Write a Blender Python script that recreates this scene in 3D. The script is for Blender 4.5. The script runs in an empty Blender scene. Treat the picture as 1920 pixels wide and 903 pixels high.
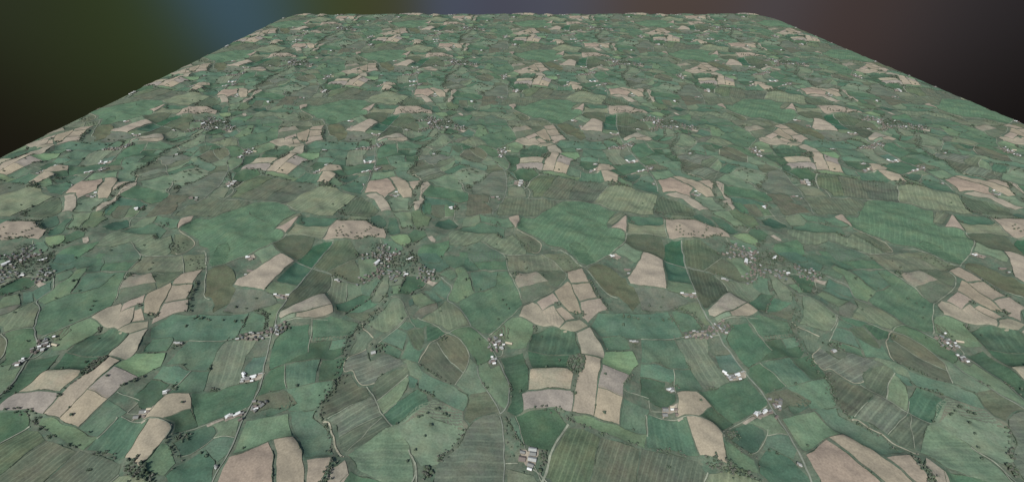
import bpy, bmesh, math, random
import numpy as np
from mathutils import Vector, Matrix
from mathutils.geometry import delaunay_2d_cdt

random.seed(7)
rng = np.random.default_rng(7)
scene = bpy.context.scene
COL = scene.collection

# ------------------------------------------------------------------ layout
T = 1600.0                      # the survey pattern repeats every 1600 m
CAM_H = 0.7834 * T
PITCH = math.asin(0.58)
F_PX = 880.7                    # focal length in pixels of a 1920 px wide frame
HOR, VPX = -175.4, 955.0
X0, X1 = -2.0 * T, 2.325 * T    # the block of land
Y0, Y1 = -0.35 * T, 4.66 * T
R_CORNER = 0.26 * T


def ground(px, py):
    """pixel of the survey photograph -> metres on flat ground"""
    v = py - HOR
    return ((px - VPX) / (1.04 * v) * T, (1.0 / v / 0.000962 - 0.5575) * T)


def project(x, y):
    v = 1.0 / (0.000962 * (y / T + 0.5575)) if y / T + 0.5575 > 1e-3 else 1e5
    return VPX + 1.04 * v * x / T, v + HOR


ZONES = dict(A=(560, 753, 6), B=(880, 753, 6), C=(1200, 753, 6), D=(1520, 753, 6),
             E=(560, 603, 6), F=(880, 603, 6), G=(1200, 603, 6), H=(1480, 603, 6),
             I=(560, 473, 6), J=(860, 473, 6), K=(1160, 473, 6), L=(1400, 473, 6),
             M=(620, 378, 8), N=(840, 378, 8), O=(1060, 378, 8), P=(1280, 378, 8),
             Q=(640, 288, 8.682), R=(840, 288, 8.682), S=(1040, 288, 8.682), U=(1240, 288, 8.682))


def zpt(z, x, y):
    ox, oy, s = ZONES[z]
    return ground(ox + x / s, oy + y / s)


# colour of each kind of land, as it looks under this light
C_ = dict(tan=(159, 151, 132), tanl=(165, 156, 136), tang=(152, 147, 134), pink=(158, 147, 130), brown=(152, 141, 125),
          dk=(71, 100, 80), md=(88, 117, 95), mg=(80, 111, 88), bl=(78, 109, 88), gr=(98, 111, 92), ol=(112, 124, 103),
          lt=(104, 127, 101), br=(108, 137, 102), sc=(94, 106, 88), gd=(85, 100, 82), ob=(101, 111, 92), bk=(66, 102, 82), yl=(106, 122, 97), pale=(127, 130, 110))
for _k, (_r, _g, _b) in C_.items():          # green kinds of land: mixed slightly towards their own grey
    if _g > _r:
        _m = 0.3 * _r + 0.6 * _g + 0.1 * _b
        C_[_k] = tuple(v + 0.09 * (_m - v) for v in (_r, _g, _b))
NAMES = dict(bk='dark teal green', tan='tan', tanl='pale tan', tang='greyish tan', pink='pinkish tan', brown='brown ploughed', dk='dark green', md='mid green', mg='mid green',
             bl='bluish green', gr='grey-green', ol='olive', lt='light green', br='bright green', sc='rough scrubby', gd='dark grey-green',
             ob='brownish olive', yl='yellowish olive', pale='pale straw')

# (zone, land, outline, stripes (x1, y1, x2, y2, spacing in m, strength) or None)
FIELDS = [
 ('R','gr',[(1490,345),(1600,355),(1740,395),(1650,540),(1520,715),(1380,705),(1365,600),(1310,560),(1250,555),(1330,470)],(1640,400,1400,700,15,.5)),
 ('S','gr',[(10,395),(330,435),(250,600),(205,720),(0,740),(-210,715),(-80,540)],(150,430,-100,720,15,.55)),
 ('S','gd',[(350,430),(450,440),(620,470),(790,490),(830,530),(740,650),(610,790),(470,750),(350,735),(215,715),(250,600)],(620,470,400,740,13,.5)),
 ('S','ol',[(860,540),(1050,550),(1230,580),(1400,640),(1550,680),(1660,690),(1640,800),(1590,900),(1600,1000),(1380,1010),(1250,1000),(1074,960),(960,930),(830,890),(620,800),(740,660)],(1300,640,1150,900,18,.42)),
 ('R','gr',[(905,690),(1100,700),(1300,740),(1480,755),(1740,765),(1758,846),(1580,930),(1400,1009),(1180,1009),(790,998),(790,868),(830,790)],(1100,700,1040,1000,16,.5)),
 ('R','gr',[(970,510),(1080,530),(1180,545),(1240,600),(1260,700),(1100,690),(960,655)],(970,600,1240,600,16,.2)),
 ('R','gr',[(390,500),(560,430),(640,350),(760,300),(880,290),(930,350),(945,480),(925,640),(900,655),(640,640),(390,630),(370,560)],(400,560,920,560,20,.35)),
 ('R','gr',[(640,210),(700,190),(780,190),(880,240),(900,280),(760,295),(650,335),(600,310)],(620,270,890,270,20,.25)),
 ('F','lt',[(100,470),(190,450),(230,520),(320,480),(390,600),(430,700),(430,880),(395,990),(340,960),(290,890),(180,780),(110,650),(75,540)],None),
 ('E','gr',[(630,110),(700,80),(750,90),(830,170),(760,210),(740,270),(560,340),(560,300),(640,180)],(750,90,560,330,18,.3)),
 ('E','gr',[(540,360),(740,280),(790,420),(860,410),(950,345),(1130,390),(1160,470),(1050,510),(870,600),(830,650),(680,690),(580,520),(490,540),(490,420)],(560,520,1000,380,17,.6)),
 ('E','gd',[(830,660),(870,610),(1060,520),(1190,500),(1230,540),(1200,600),(1050,700),(870,850),(800,720)],(840,760,1180,560,16,.45)),
 ('A','gd',[(230,140),(290,150),(600,5),(790,-90),(750,-190),(650,-200),(570,-350),(490,-340),(400,-200),(300,-60),(220,40)],(300,120,740,-110,20,.5)),
 ('A','gr',[(310,170),(600,15),(800,-80),(860,-30),(880,80),(920,130),(430,380),(400,220)],(430,340,880,100,20,.6)),
 ('A','gd',[(430,390),(920,150),(1030,280),(830,400),(520,570),(440,520)],(430,390,920,150,20,.6)),
 ('E','lt',[(870,860),(1190,610),(1230,640),(1200,750),(1090,890),(940,1020),(890,960)],(900,900,1200,650,25,.4)),
 ('E','bl',[(1210,600),(1340,640),(1300,740),(1230,740)],None),
 ('E','dk',[(1100,880),(1330,750),(1420,820),(1450,930),(1100,1140),(1040,1170),(945,1035)],(1040,1130,1420,900,20,.35)),
 ('R','lt',[(330,225),(580,275),(590,330),(630,360),(500,440),(400,500),(270,510),(190,455),(170,430),(20,340),(200,260)],None),
 ('A','ol',[(1460,0),(1620,0),(1840,100),(1830,200),(1890,270),(1880,330),(1460,165),(1440,130),(1120,260),(1450,40)],None),
 ('Q','lt',[(1410,470),(1560,400),(1760,330),(1900,430),(1960,560),(1990,640),(1800,600),(1500,520)],(1500,480,1900,480,22,.3)),
 ('Q','mg',[(1460,540),(1700,570),(1900,610),(2060,640),(2050,760),(1900,800),(1700,740),(1500,720),(1330,690),(1300,650)],None),
 ('Q','md',[(1345,770),(1330,705),(1500,740),(1700,760),(1880,815),(1850,880),(1690,900),(1600,960),(1420,930),(1320,1000),(1290,900)],None),
 ('E','ob',[(1540,240),(1660,150),(1780,190),(1910,340),(1900,430),(1870,540),(1840,560),(1700,460),(1590,300)],(1600,200,1850,480,18,.2)),
 ('E','gr',[(1450,280),(1540,270),(1690,470),(1840,570),(1790,650),(1730,720),(1600,650),(1430,550),(1350,490),(1400,380)],(1450,350,1750,650,18,.2)),
 ('E','dk',[(1430,60),(1560,60),(1640,130),(1530,220),(1430,220)],(1440,200,1620,90,18,.4)),
 ('E','gd',[(1210,120),(1300,90),(1400,80),(1400,220),(1350,310),(1300,300),(1230,180)],(1230,120,1350,300,16,.3)),
 ('E','md',[(1170,330),(1230,190),(1280,290),(1340,320),(1400,280),(1330,470),(1210,430),(1140,390)],None),
 ('E','mg',[(920,200),(1090,80),(1210,140),(1160,300)],None),
 ('E','md',[(880,230),(920,215),(1150,310),(1120,380),(950,340),(930,260)],None),
 ('E','md',[(1100,70),(1180,20),(1270,0),(1300,70),(1210,110)],None),
 ('E','md',[(1700,120),(1790,60),(1920,50),(2120,210),(2170,300),(2185,370),(2100,450),(1990,500),(1960,400),(1920,340),(1800,190)],None),
 ('E','lt',[(1910,400),(1990,500),(1995,560),(2040,690),(2100,790),(1910,830),(1750,720),(1830,600),(1880,540)],None),
 ('E','md',[(1370,560),(1720,730),(1880,830),(1900,880),(1840,1000),(1620,900),(1500,850),(1340,740),(1350,640)],None),
 ('E','lt',[(1220,540),(1200,470),(1150,440),(1200,420),(1320,480),(1390,590),(1370,640),(1230,600)],None),
 ('G','md',[(1010,70),(1190,50),(1250,130),(1380,240),(1480,350),(1330,460),(1210,510),(1170,480),(1030,310),(960,200)],None),
 ('G','md',[(1180,10),(1320,-55),(1510,-40),(1660,-10),(1690,30),(1740,170),(1570,195),(1400,220),(1280,110)],(1200,80,1700,60,22,.2)),
 ('G','ol',[(1330,190),(1500,150),(1700,130),(1740,165),(1570,195),(1390,230)],None),
 ('G','dk',[(1390,240),(1570,200),(1640,290),(1810,280),(1860,340),(1800,400),(1640,410),(1500,440),(1450,450),(1340,460),(1480,345)],None),
 ('G','md',[(1580,200),(1740,180),(1810,275),(1650,295)],None),
 ('G','mg',[(1220,510),(1340,475),(1640,740),(1400,820),(1230,590)],None),
 ('G','md',[(1360,480),(1450,460),(1680,420),(1900,680),(1660,745)],(1450,460,1700,720,18,.2)),
 ('H','dk',[(20,420),(240,370),(390,560),(420,630),(240,665)],None),
 ('H','md',[(-30,750),(250,680),(420,645),(500,860),(530,960),(350,1000),(240,990),(150,880)],None),
 ('D','md',[(30,105),(290,70),(330,150),(450,200),(560,240),(680,310),(800,400),(920,520),(1040,600),(760,635),(640,540),(300,320),(150,200)],None),
 ('G','mg',[(0,210),(180,210),(380,200),(440,330),(560,530),(360,530),(200,480),(0,450)],None),
 ('G','ol',[(400,210),(560,190),(740,190),(770,350),(900,520),(1010,660),(860,740),(710,750),(640,660),(560,530),(440,330)],(500,250,800,700,20,.35)),
 ('G','ob',[(750,210),(880,180),(1010,350),(860,350),(790,300)],None),
 ('G','md',[(850,360),(1010,355),(1150,520),(1080,560),(970,540),(900,490)],None),
 ('G','md',[(0,470),(360,540),(370,660),(340,690),(0,600)],None),
 ('G','md',[(370,545),(560,540),(640,660),(700,750),(630,780),(400,810),(385,750)],None),
 ('G','dk',[(0,610),(270,680),(260,760),(380,850),(370,930),(240,960),(90,880),(0,820)],None),
 ('G','pink',[(400,830),(460,810),(620,795),(690,850),(800,960),(640,1090),(480,1080),(410,1100)],None),
 ('C','mg',[(740,0),(640,-110),(750,-130),(1050,-240),(1195,-280),(1420,0),(1420,50),(1260,130),(1040,240),(840,80)],None),
 ('C','dk',[(840,90),(1030,230),(1050,250),(940,320),(900,340),(780,220),(650,190),(800,70)],None),
 ('C','dk',[(1000,330),(1160,250),(1250,250),(1370,330),(1400,400),(1330,560),(1230,580),(1000,450),(1100,380)],None),
 ('C','lt',[(1180,235),(1320,190),(1470,160),(1640,390),(1420,390),(1400,330),(1260,250)],None),
 ('C','md',[(1420,400),(1640,400),(1760,580),(1720,670),(1560,600),(1380,560)],None),
 ('S','mg',[(1280,490),(1400,440),(1550,490),(1640,560),(1700,650),(1500,630),(1370,590),(1260,550)],None),
 ('S','lt',[(1020,420),(1060,420),(1240,490),(1250,550),(1040,525),(1020,510)],None),
 ('C','tanl',[(500,200),(620,200),(800,260),(900,390),(930,560),(960,740),(860,690),(740,640),(660,620),(570,400)],None),
 ('C','md',[(80,140),(250,190),(400,230),(490,210),(570,420),(650,620),(500,590),(380,540),(200,500),(70,490),(60,370)],(280,200,360,540,24,.22)),
 ('B','md',[(1720,-30),(2015,80),(2015,110),(1980,160),(1970,370),(1900,350),(1690,290)],None),
 ('B','lt',[(1160,160),(1280,170),(1420,220),(1680,290),(1900,360),(1990,370),(1960,500),(1880,480),(1760,450),(1440,330),(1200,240)],None),
 ('B','dk',[(500,170),(620,140),(780,110),(930,105),(1010,160),(1095,240),(1000,370),(920,490),(890,555),(760,520),(620,480),(560,330)],None),
 ('B','md',[(420,190),(495,172),(555,330),(610,470),(560,430),(480,320)],None),
 ('F','tan',[(670,550),(1090,550),(1130,600),(1145,640),(1120,800),(860,790),(650,795),(655,620)],None),
 ('B','tang',[(580,-80),(860,-95),(1150,-80),(1135,115),(930,90),(750,100),(600,120),(590,60)],None),
 ('F','tan',[(1290,430),(1470,475),(1430,650),(1400,950),(1380,1090),(1270,1050),(1145,1015),(1165,850),(1200,630),(1260,590),(1285,500)],None),
 ('F','tang',[(1480,540),(1790,620),(1710,740),(1700,850),(1430,770)],None),
 ('F','tanl',[(1430,790),(1700,860),(1675,1175),(1385,1090)],None),
 ('F','brown',[(1430,755),(1700,825),(1700,858),(1430,787)],None),
 ('F','br',[(1500,370),(1820,355),(1900,480),(1830,540),(1790,620),(1480,530)],(1500,400,1850,400,20,.25)),
 ('F','tan',[(1190,150),(1340,80),(1410,200),(1480,330),(1500,460),(1250,410),(1220,270)],None),
 ('J','tan',[(1115,860),(1200,800),(1350,760),(1440,845),(1300,910),(1180,915)],None),
 ('J','pink',[(670,720),(720,600),(810,555),(860,580),(930,660),(1060,620),(1080,650),(1180,790),(1110,855),(950,820),(820,780)],None),
 ('J','tan',[(930,670),(1060,630),(1180,790),(1110,855),(1000,800)],None),
 ('J','pink',[(860,560),(1045,485),(1110,580),(930,660)],None),
 ('J','brown',[(1060,470),(1215,370),(1250,400),(1370,680),(1310,700),(1230,690),(1140,600),(1110,570)],None),
 ('J','tan',[(1085,650),(1140,630),(1230,700),(1300,750),(1190,785)],None),
 ('J','pink',[(1210,240),(1380,195),(1400,260),(1450,365),(1250,385),(1220,330)],None),
 ('J','brown',[(1255,400),(1460,375),(1540,530),(1345,575)],None),
 ('J','pink',[(1350,585),(1580,540),(1670,655),(1560,690),(1440,810),(1380,740),(1380,680)],None),
 ('F','dk',[(710,110),(850,60),(1000,85),(1170,140),(1200,280),(1240,400),(860,350),(640,310)],(880,100,820,330,30,.35)),
 ('F','dk',[(640,320),(850,360),(1100,395),(1080,540),(700,535),(690,500)],(660,450,1080,460,18,.25)),
 ('F','dk',[(340,400),(590,335),(650,530),(640,600),(640,790),(580,810),(590,1030),(500,1060),(410,1010),(460,900),(470,740),(430,640),(390,550)],(420,580,640,540,20,.2)),
 ('J','lt',[(500,790),(600,720),(670,730),(820,790),(830,890),(810,920),(740,1070),(580,1070),(480,960),(370,910)],None),
 ('J','sc',[(400,905),(495,800),(560,850),(520,960),(450,950)],None),
 ('J','mg',[(0,550),(190,460),(400,400),(430,220),(530,220),(600,340),(690,500),(710,580),(560,720),(370,900),(250,900),(120,820),(10,620)],(150,750,600,500,24,.15)),
 ('J','md',[(120,240),(250,215),(430,220),(410,390),(180,450)],None),
 ('I','lt',[(1750,190),(1830,160),(1870,200),(1910,300),(1950,440),(1980,460),(1800,545),(1770,560),(1660,520),(1720,400),(1780,280)],None),
 ('J','dk',[(30,130),(60,60),(110,60),(180,130),(220,200),(90,225)],None),
 ('J','md',[(0,0),(450,0),(520,40),(530,210),(400,190),(230,200),(180,130),(110,50),(40,80),(0,140)],None),
 ('J','ob',[(530,40),(740,20),(920,10),(1040,90),(1150,190),(900,230),(550,215)],(600,40,620,210,26,.3)),
 ('J','pale',[(640,240),(860,245),(1000,340),(900,360),(660,410),(620,320)],None),
 ('J','ob',[(870,250),(1150,200),(1190,260),(1200,330),(1080,400),(960,310)],None),
 ('J','gr',[(680,410),(900,365),(990,345),(1080,410),(1040,460),(870,530),(710,550),(700,480)],None),
 ('J','sc',[(930,10),(1100,0),(1180,0),(1350,150),(1380,185),(1200,235),(1150,180),(1040,80)],None),
 ('N','md',[(1020,420),(1090,240),(1280,250),(1450,150),(1628,26),(1747,-29),(1950,-34),(2153,26),(2400,140),(2500,170),(2370,310),(2400,390),(2630,480),(2660,560),(2560,700),(2200,920),(2070,980),(1960,900),(1780,720),(1640,650),(1450,590),(1380,510),(1120,440)],(1500,560,1750,280,20,.26)),
 ('N','mg',[(1640,70),(1747,-20),(1950,-25),(2150,34),(2390,148),(2480,175),(2350,305),(2150,290),(1980,230),(1830,190),(1720,110)],None),
 ('N','mg',[(1800,640),(1900,600),(2050,690),(2200,900),(2070,970),(1960,890)],None),
 ('N','pink',[(890,270),(1050,230),(1060,290),(1000,420)],None),
 ('N','mg',[(720,250),(890,280),(980,410),(850,400),(700,340),(480,290),(460,200)],None),
 ('N','lt',[(250,200),(450,200),(470,300),(380,350),(190,340),(220,230)],None),
 ('N','mg',[(380,350),(480,300),(720,380),(830,430),(830,540),(700,480),(440,460),(260,440),(130,420),(200,350)],None),
 ('N','yl',[(0,440),(130,430),(260,450),(440,470),(700,490),(800,560),(960,490),(1060,580),(1090,660),(1160,690),(1160,760),(950,800),(840,790),(720,690),(600,640),(480,600),(240,660),(0,650)],(100,640,300,470,22,.45)),
 ('N','sc',[(1000,470),(1120,470),(1360,540),(1390,650),(1300,740),(1180,740),(1090,600)],None),
 ('N','md',[(240,680),(480,610),(720,730),(840,800),(860,896),(300,896),(270,700)],None),
 ('M','md',[(1400,640),(1760,590),(1760,680),(1620,900),(1350,896),(1290,780),(1300,700)],None),
 ('M','dk',[(1600,250),(1750,220),(1830,260),(1900,320),(1850,380),(1540,360)],None),
 ('R','ob',[(320,650),(660,655),(640,780),(560,760),(640,830),(690,900),(700,980),(270,980),(300,800)],(400,660,380,970,18,.2)),
 ('M','pink',[(90,300),(300,300),(540,320),(600,360),(700,400),(780,410),(820,500),(800,550),(560,545),(340,600),(100,580),(-130,565),(-20,420)],None),
 ('M','gd',[(110,150),(200,70),(289,-10),(446,-84),(565,-10),(660,60),(700,140),(640,200),(540,215),(280,200),(210,160)],(250,200,420,-60,16,.5)),
 ('M','tan',[(510,-103),(685,-107),(796,-20),(880,70),(905,150),(750,155),(700,60),(640,-10)],None),
 ('Q','pink',[(450,480),(740,410),(790,450),(880,620),(770,670),(700,750),(570,650),(380,640)],None),
 ('Q','tan',[(780,400),(920,385),(1030,450),(1150,650),(1130,720),(1000,720),(930,670),(900,600),(830,470)],None),
 ('Q','pink',[(1090,490),(1290,480),(1250,570),(1160,640)],None),
 ('Q','tan',[(1290,540),(1400,495),(1450,555),(1320,680),(1300,720),(1340,770),(1290,840),(1250,920),(1190,940),(1150,810),(1250,800),(1280,680)],None),
 ('Q','lt',[(470,465),(510,320),(670,300),(840,285),(910,380),(740,405)],None),
 ('C','dk',[(1660,50),(1720,20),(1850,-40),(1910,70),(1740,160),(1690,120)],None),
 ('G','ob',[(1390,830),(1640,760),(1760,800),(1920,900),(1880,960),(1680,950),(1600,1000),(1470,960)],None),
 ('M','gr',[(280,210),(540,225),(550,310),(300,300),(180,260)],None),
 ('M','lt',[(830,10),(950,-90),(1050,-60),(1160,-40),(1150,60),(1180,130),(920,150),(880,60)],None),
 ('M','dk',[(600,210),(720,200),(820,270),(800,350),(700,390),(600,330)],None),
 ('M','bl',[(870,220),(960,220),(1040,440),(1010,490),(870,490),(820,410),(850,300)],None),
 ('M','lt',[(920,170),(1190,150),(1220,370),(1060,380),(1000,240)],None),
 ('M','yl',[(1200,150),(1370,130),(1420,210),(1500,230),(1440,370),(1270,400),(1200,250)],None),
 ('M','bl',[(1390,10),(1500,40),(1480,190),(1400,180)],None),
 ('M','gr',[(1500,60),(1700,50),(1690,190),(1560,210),(1500,180)],None),
 ('M','lt',[(1710,40),(1770,80),(1850,110),(1830,190),(1700,190)],None),
 ('M','br',[(870,520),(1080,480),(1150,490),(1190,580),(1120,660),(1050,640),(920,570)],None),
 ('M','dk',[(1160,480),(1250,430),(1390,440),(1430,500),(1290,590),(1200,600)],None),
 ('M','md',[(780,570),(900,570),(1070,660),(1080,700),(920,740),(800,660)],None),
 ('M','gd',[(45,600),(300,610),(350,700),(410,770),(361,853),(-56,1013),(-130,1000),(-250,950),(-120,773)],(200,620,-100,950,16,.4)),
 ('K','gr',[(960,195),(1150,80),(1330,200),(1470,310),(1380,320),(1060,235)],None),
 ('K','lt',[(1180,75),(1400,80),(1500,180),(1490,260),(1420,290),(1330,200)],None),
 ('K','gd',[(780,170),(1040,240),(1190,370),(1220,460),(1060,600),(960,670),(880,540),(830,380)],(900,210,1000,640,14,.45)),
 ('K','gr',[(1070,250),(1130,290),(1250,320),(1300,310),(1510,520),(1450,570),(1240,460),(1220,430),(1200,370)],(1200,320,1350,500,15,.45)),
 ('K','lt',[(1310,320),(1400,330),(1500,330),(1620,440),(1520,520)],None),
 ('K','dk',[(1450,570),(1620,450),(1750,470),(1700,580),(1660,650),(1550,650)],None),
 ('K','tang',[(980,700),(1230,475),(1430,590),(1210,745),(1060,770),(1000,740)],None),
 ('K','tan',[(1225,750),(1440,595),(1560,690),(1550,705),(1400,770),(1250,785)],None),
 ('K','lt',[(1060,775),(1210,755),(1240,785),(1090,812)],None),
 ('K','tanl',[(270,20),(480,90),(520,440),(120,380),(80,310),(200,160)],(200,300,500,320,14,.12)),
 ('K','bk',[(500,95),(610,120),(745,170),(820,370),(540,330)],None),
 ('K','lt',[(530,340),(820,380),(845,480),(690,480),(530,440)],None),
 ('K','bk',[(518,-82),(590,-130),(697,-120),(745,155),(620,120),(500,80)],None),
 ('O','gd',[(920,500),(1020,490),(1400,540),(1480,650),(1490,860),(1400,840),(1180,760),(880,640)],None),
 ('O','bl',[(915,260),(1080,240),(1440,250),(1460,365),(1300,375),(1100,370),(920,340)],None),
 ('O','ol',[(920,345),(1100,375),(1300,380),(1470,370),(1510,550),(1400,530),(930,480)],(950,440,1490,480,20,.3)),
 ('O','pink',[(680,400),(830,310),(895,260),(900,475)],None),
 ('O','gr',[(620,300),(780,180),(900,230),(700,350)],(640,300,860,200,22,.5)),
 ('O','lt',[(880,650),(1150,770),(1100,880),(1050,950),(860,830),(740,770)],None),
 ('J','ob',[(1430,200),(1550,130),(1700,190),(1860,300),(1890,380),(1960,410),(2040,560),(1950,650),(1880,570),(1780,500),(1680,480)],None),
 ('K','gr',[(160,410),(520,445),(640,470),(780,560),(760,590),(560,630),(260,650),(240,570)],None),
 ('K','mg',[(-280,780),(-240,700),(-20,680),(250,685),(540,645),(640,800),(710,940),(620,970),(250,985),(70,980),(0,940),(-220,950),(-330,840)],None),
 ('F','md',[(1480,180),(1690,160),(1740,205),(1770,270),(1800,330),(1530,350)],None),
 ('K','lt',[(600,640),(820,580),(880,590),(1010,830),(960,830),(870,730),(780,680)],None),
 ('K','md',[(590,660),(780,700),(880,780),(930,860),(700,900),(640,790)],None),
 ('I','md',[(750,300),(920,230),(940,260),(780,470),(700,440),(680,380)],None),
 ('I','ol',[(960,260),(1000,260),(1010,380),(990,480),(900,570),(810,550),(850,440)],None),
 ('I','ol',[(1010,250),(1060,230),(1190,290),(1150,380),(1020,380)],None),
 ('I','lt',[(1040,390),(1150,390),(1110,490),(1050,490)],None),
 ('I','mg',[(1200,260),(1400,250),(1420,330),(1220,470),(1110,490),(1160,380)],None),
 ('I','md',[(520,660),(790,490),(810,560),(880,590),(700,650)],None),
 ('I','ob',[(500,680),(700,655),(860,650),(720,750)],None),
 ('I','lt',[(1060,530),(1150,560),(1200,680),(1230,740),(1010,890),(930,900),(760,800),(870,730),(1000,590)],(1050,560,1100,860,20,.25)),
 ('I','dk',[(1220,560),(1280,520),(1290,600),(1240,620)],None),
 ('I','lt',[(1260,490),(1380,450),(1540,580),(1340,640),(1290,580)],None),
 ('I','md',[(1400,430),(1480,410),(1620,530),(1550,570)],None),
 ('I','md',[(1470,400),(1600,310),(1700,420),(1650,520),(1500,430)],None),
 ('I','gr',[(1340,650),(1550,580),(1560,640),(1370,750),(1270,730)],None),
 ('I','yl',[(1380,760),(1560,650),(1640,550),(1760,600),(1840,700),(1900,810),(1810,840),(1690,890),(1600,830),(1480,800)],(1600,660,1640,850,24,.3)),
 ('I','md',[(1240,750),(1340,760),(1500,820),(1380,860),(1300,850)],None),
 ('I','md',[(1570,250),(1690,190),(1760,220),(1770,290),(1700,330),(1640,280)],None),
 ('I','bl',[(1340,60),(1330,0),(1540,10),(1700,140),(1690,170),(1560,230),(1350,110)],None),
 ('I','md',[(1570,30),(1800,40),(1860,60),(1830,150),(1750,180),(1600,90)],None),
]
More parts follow.
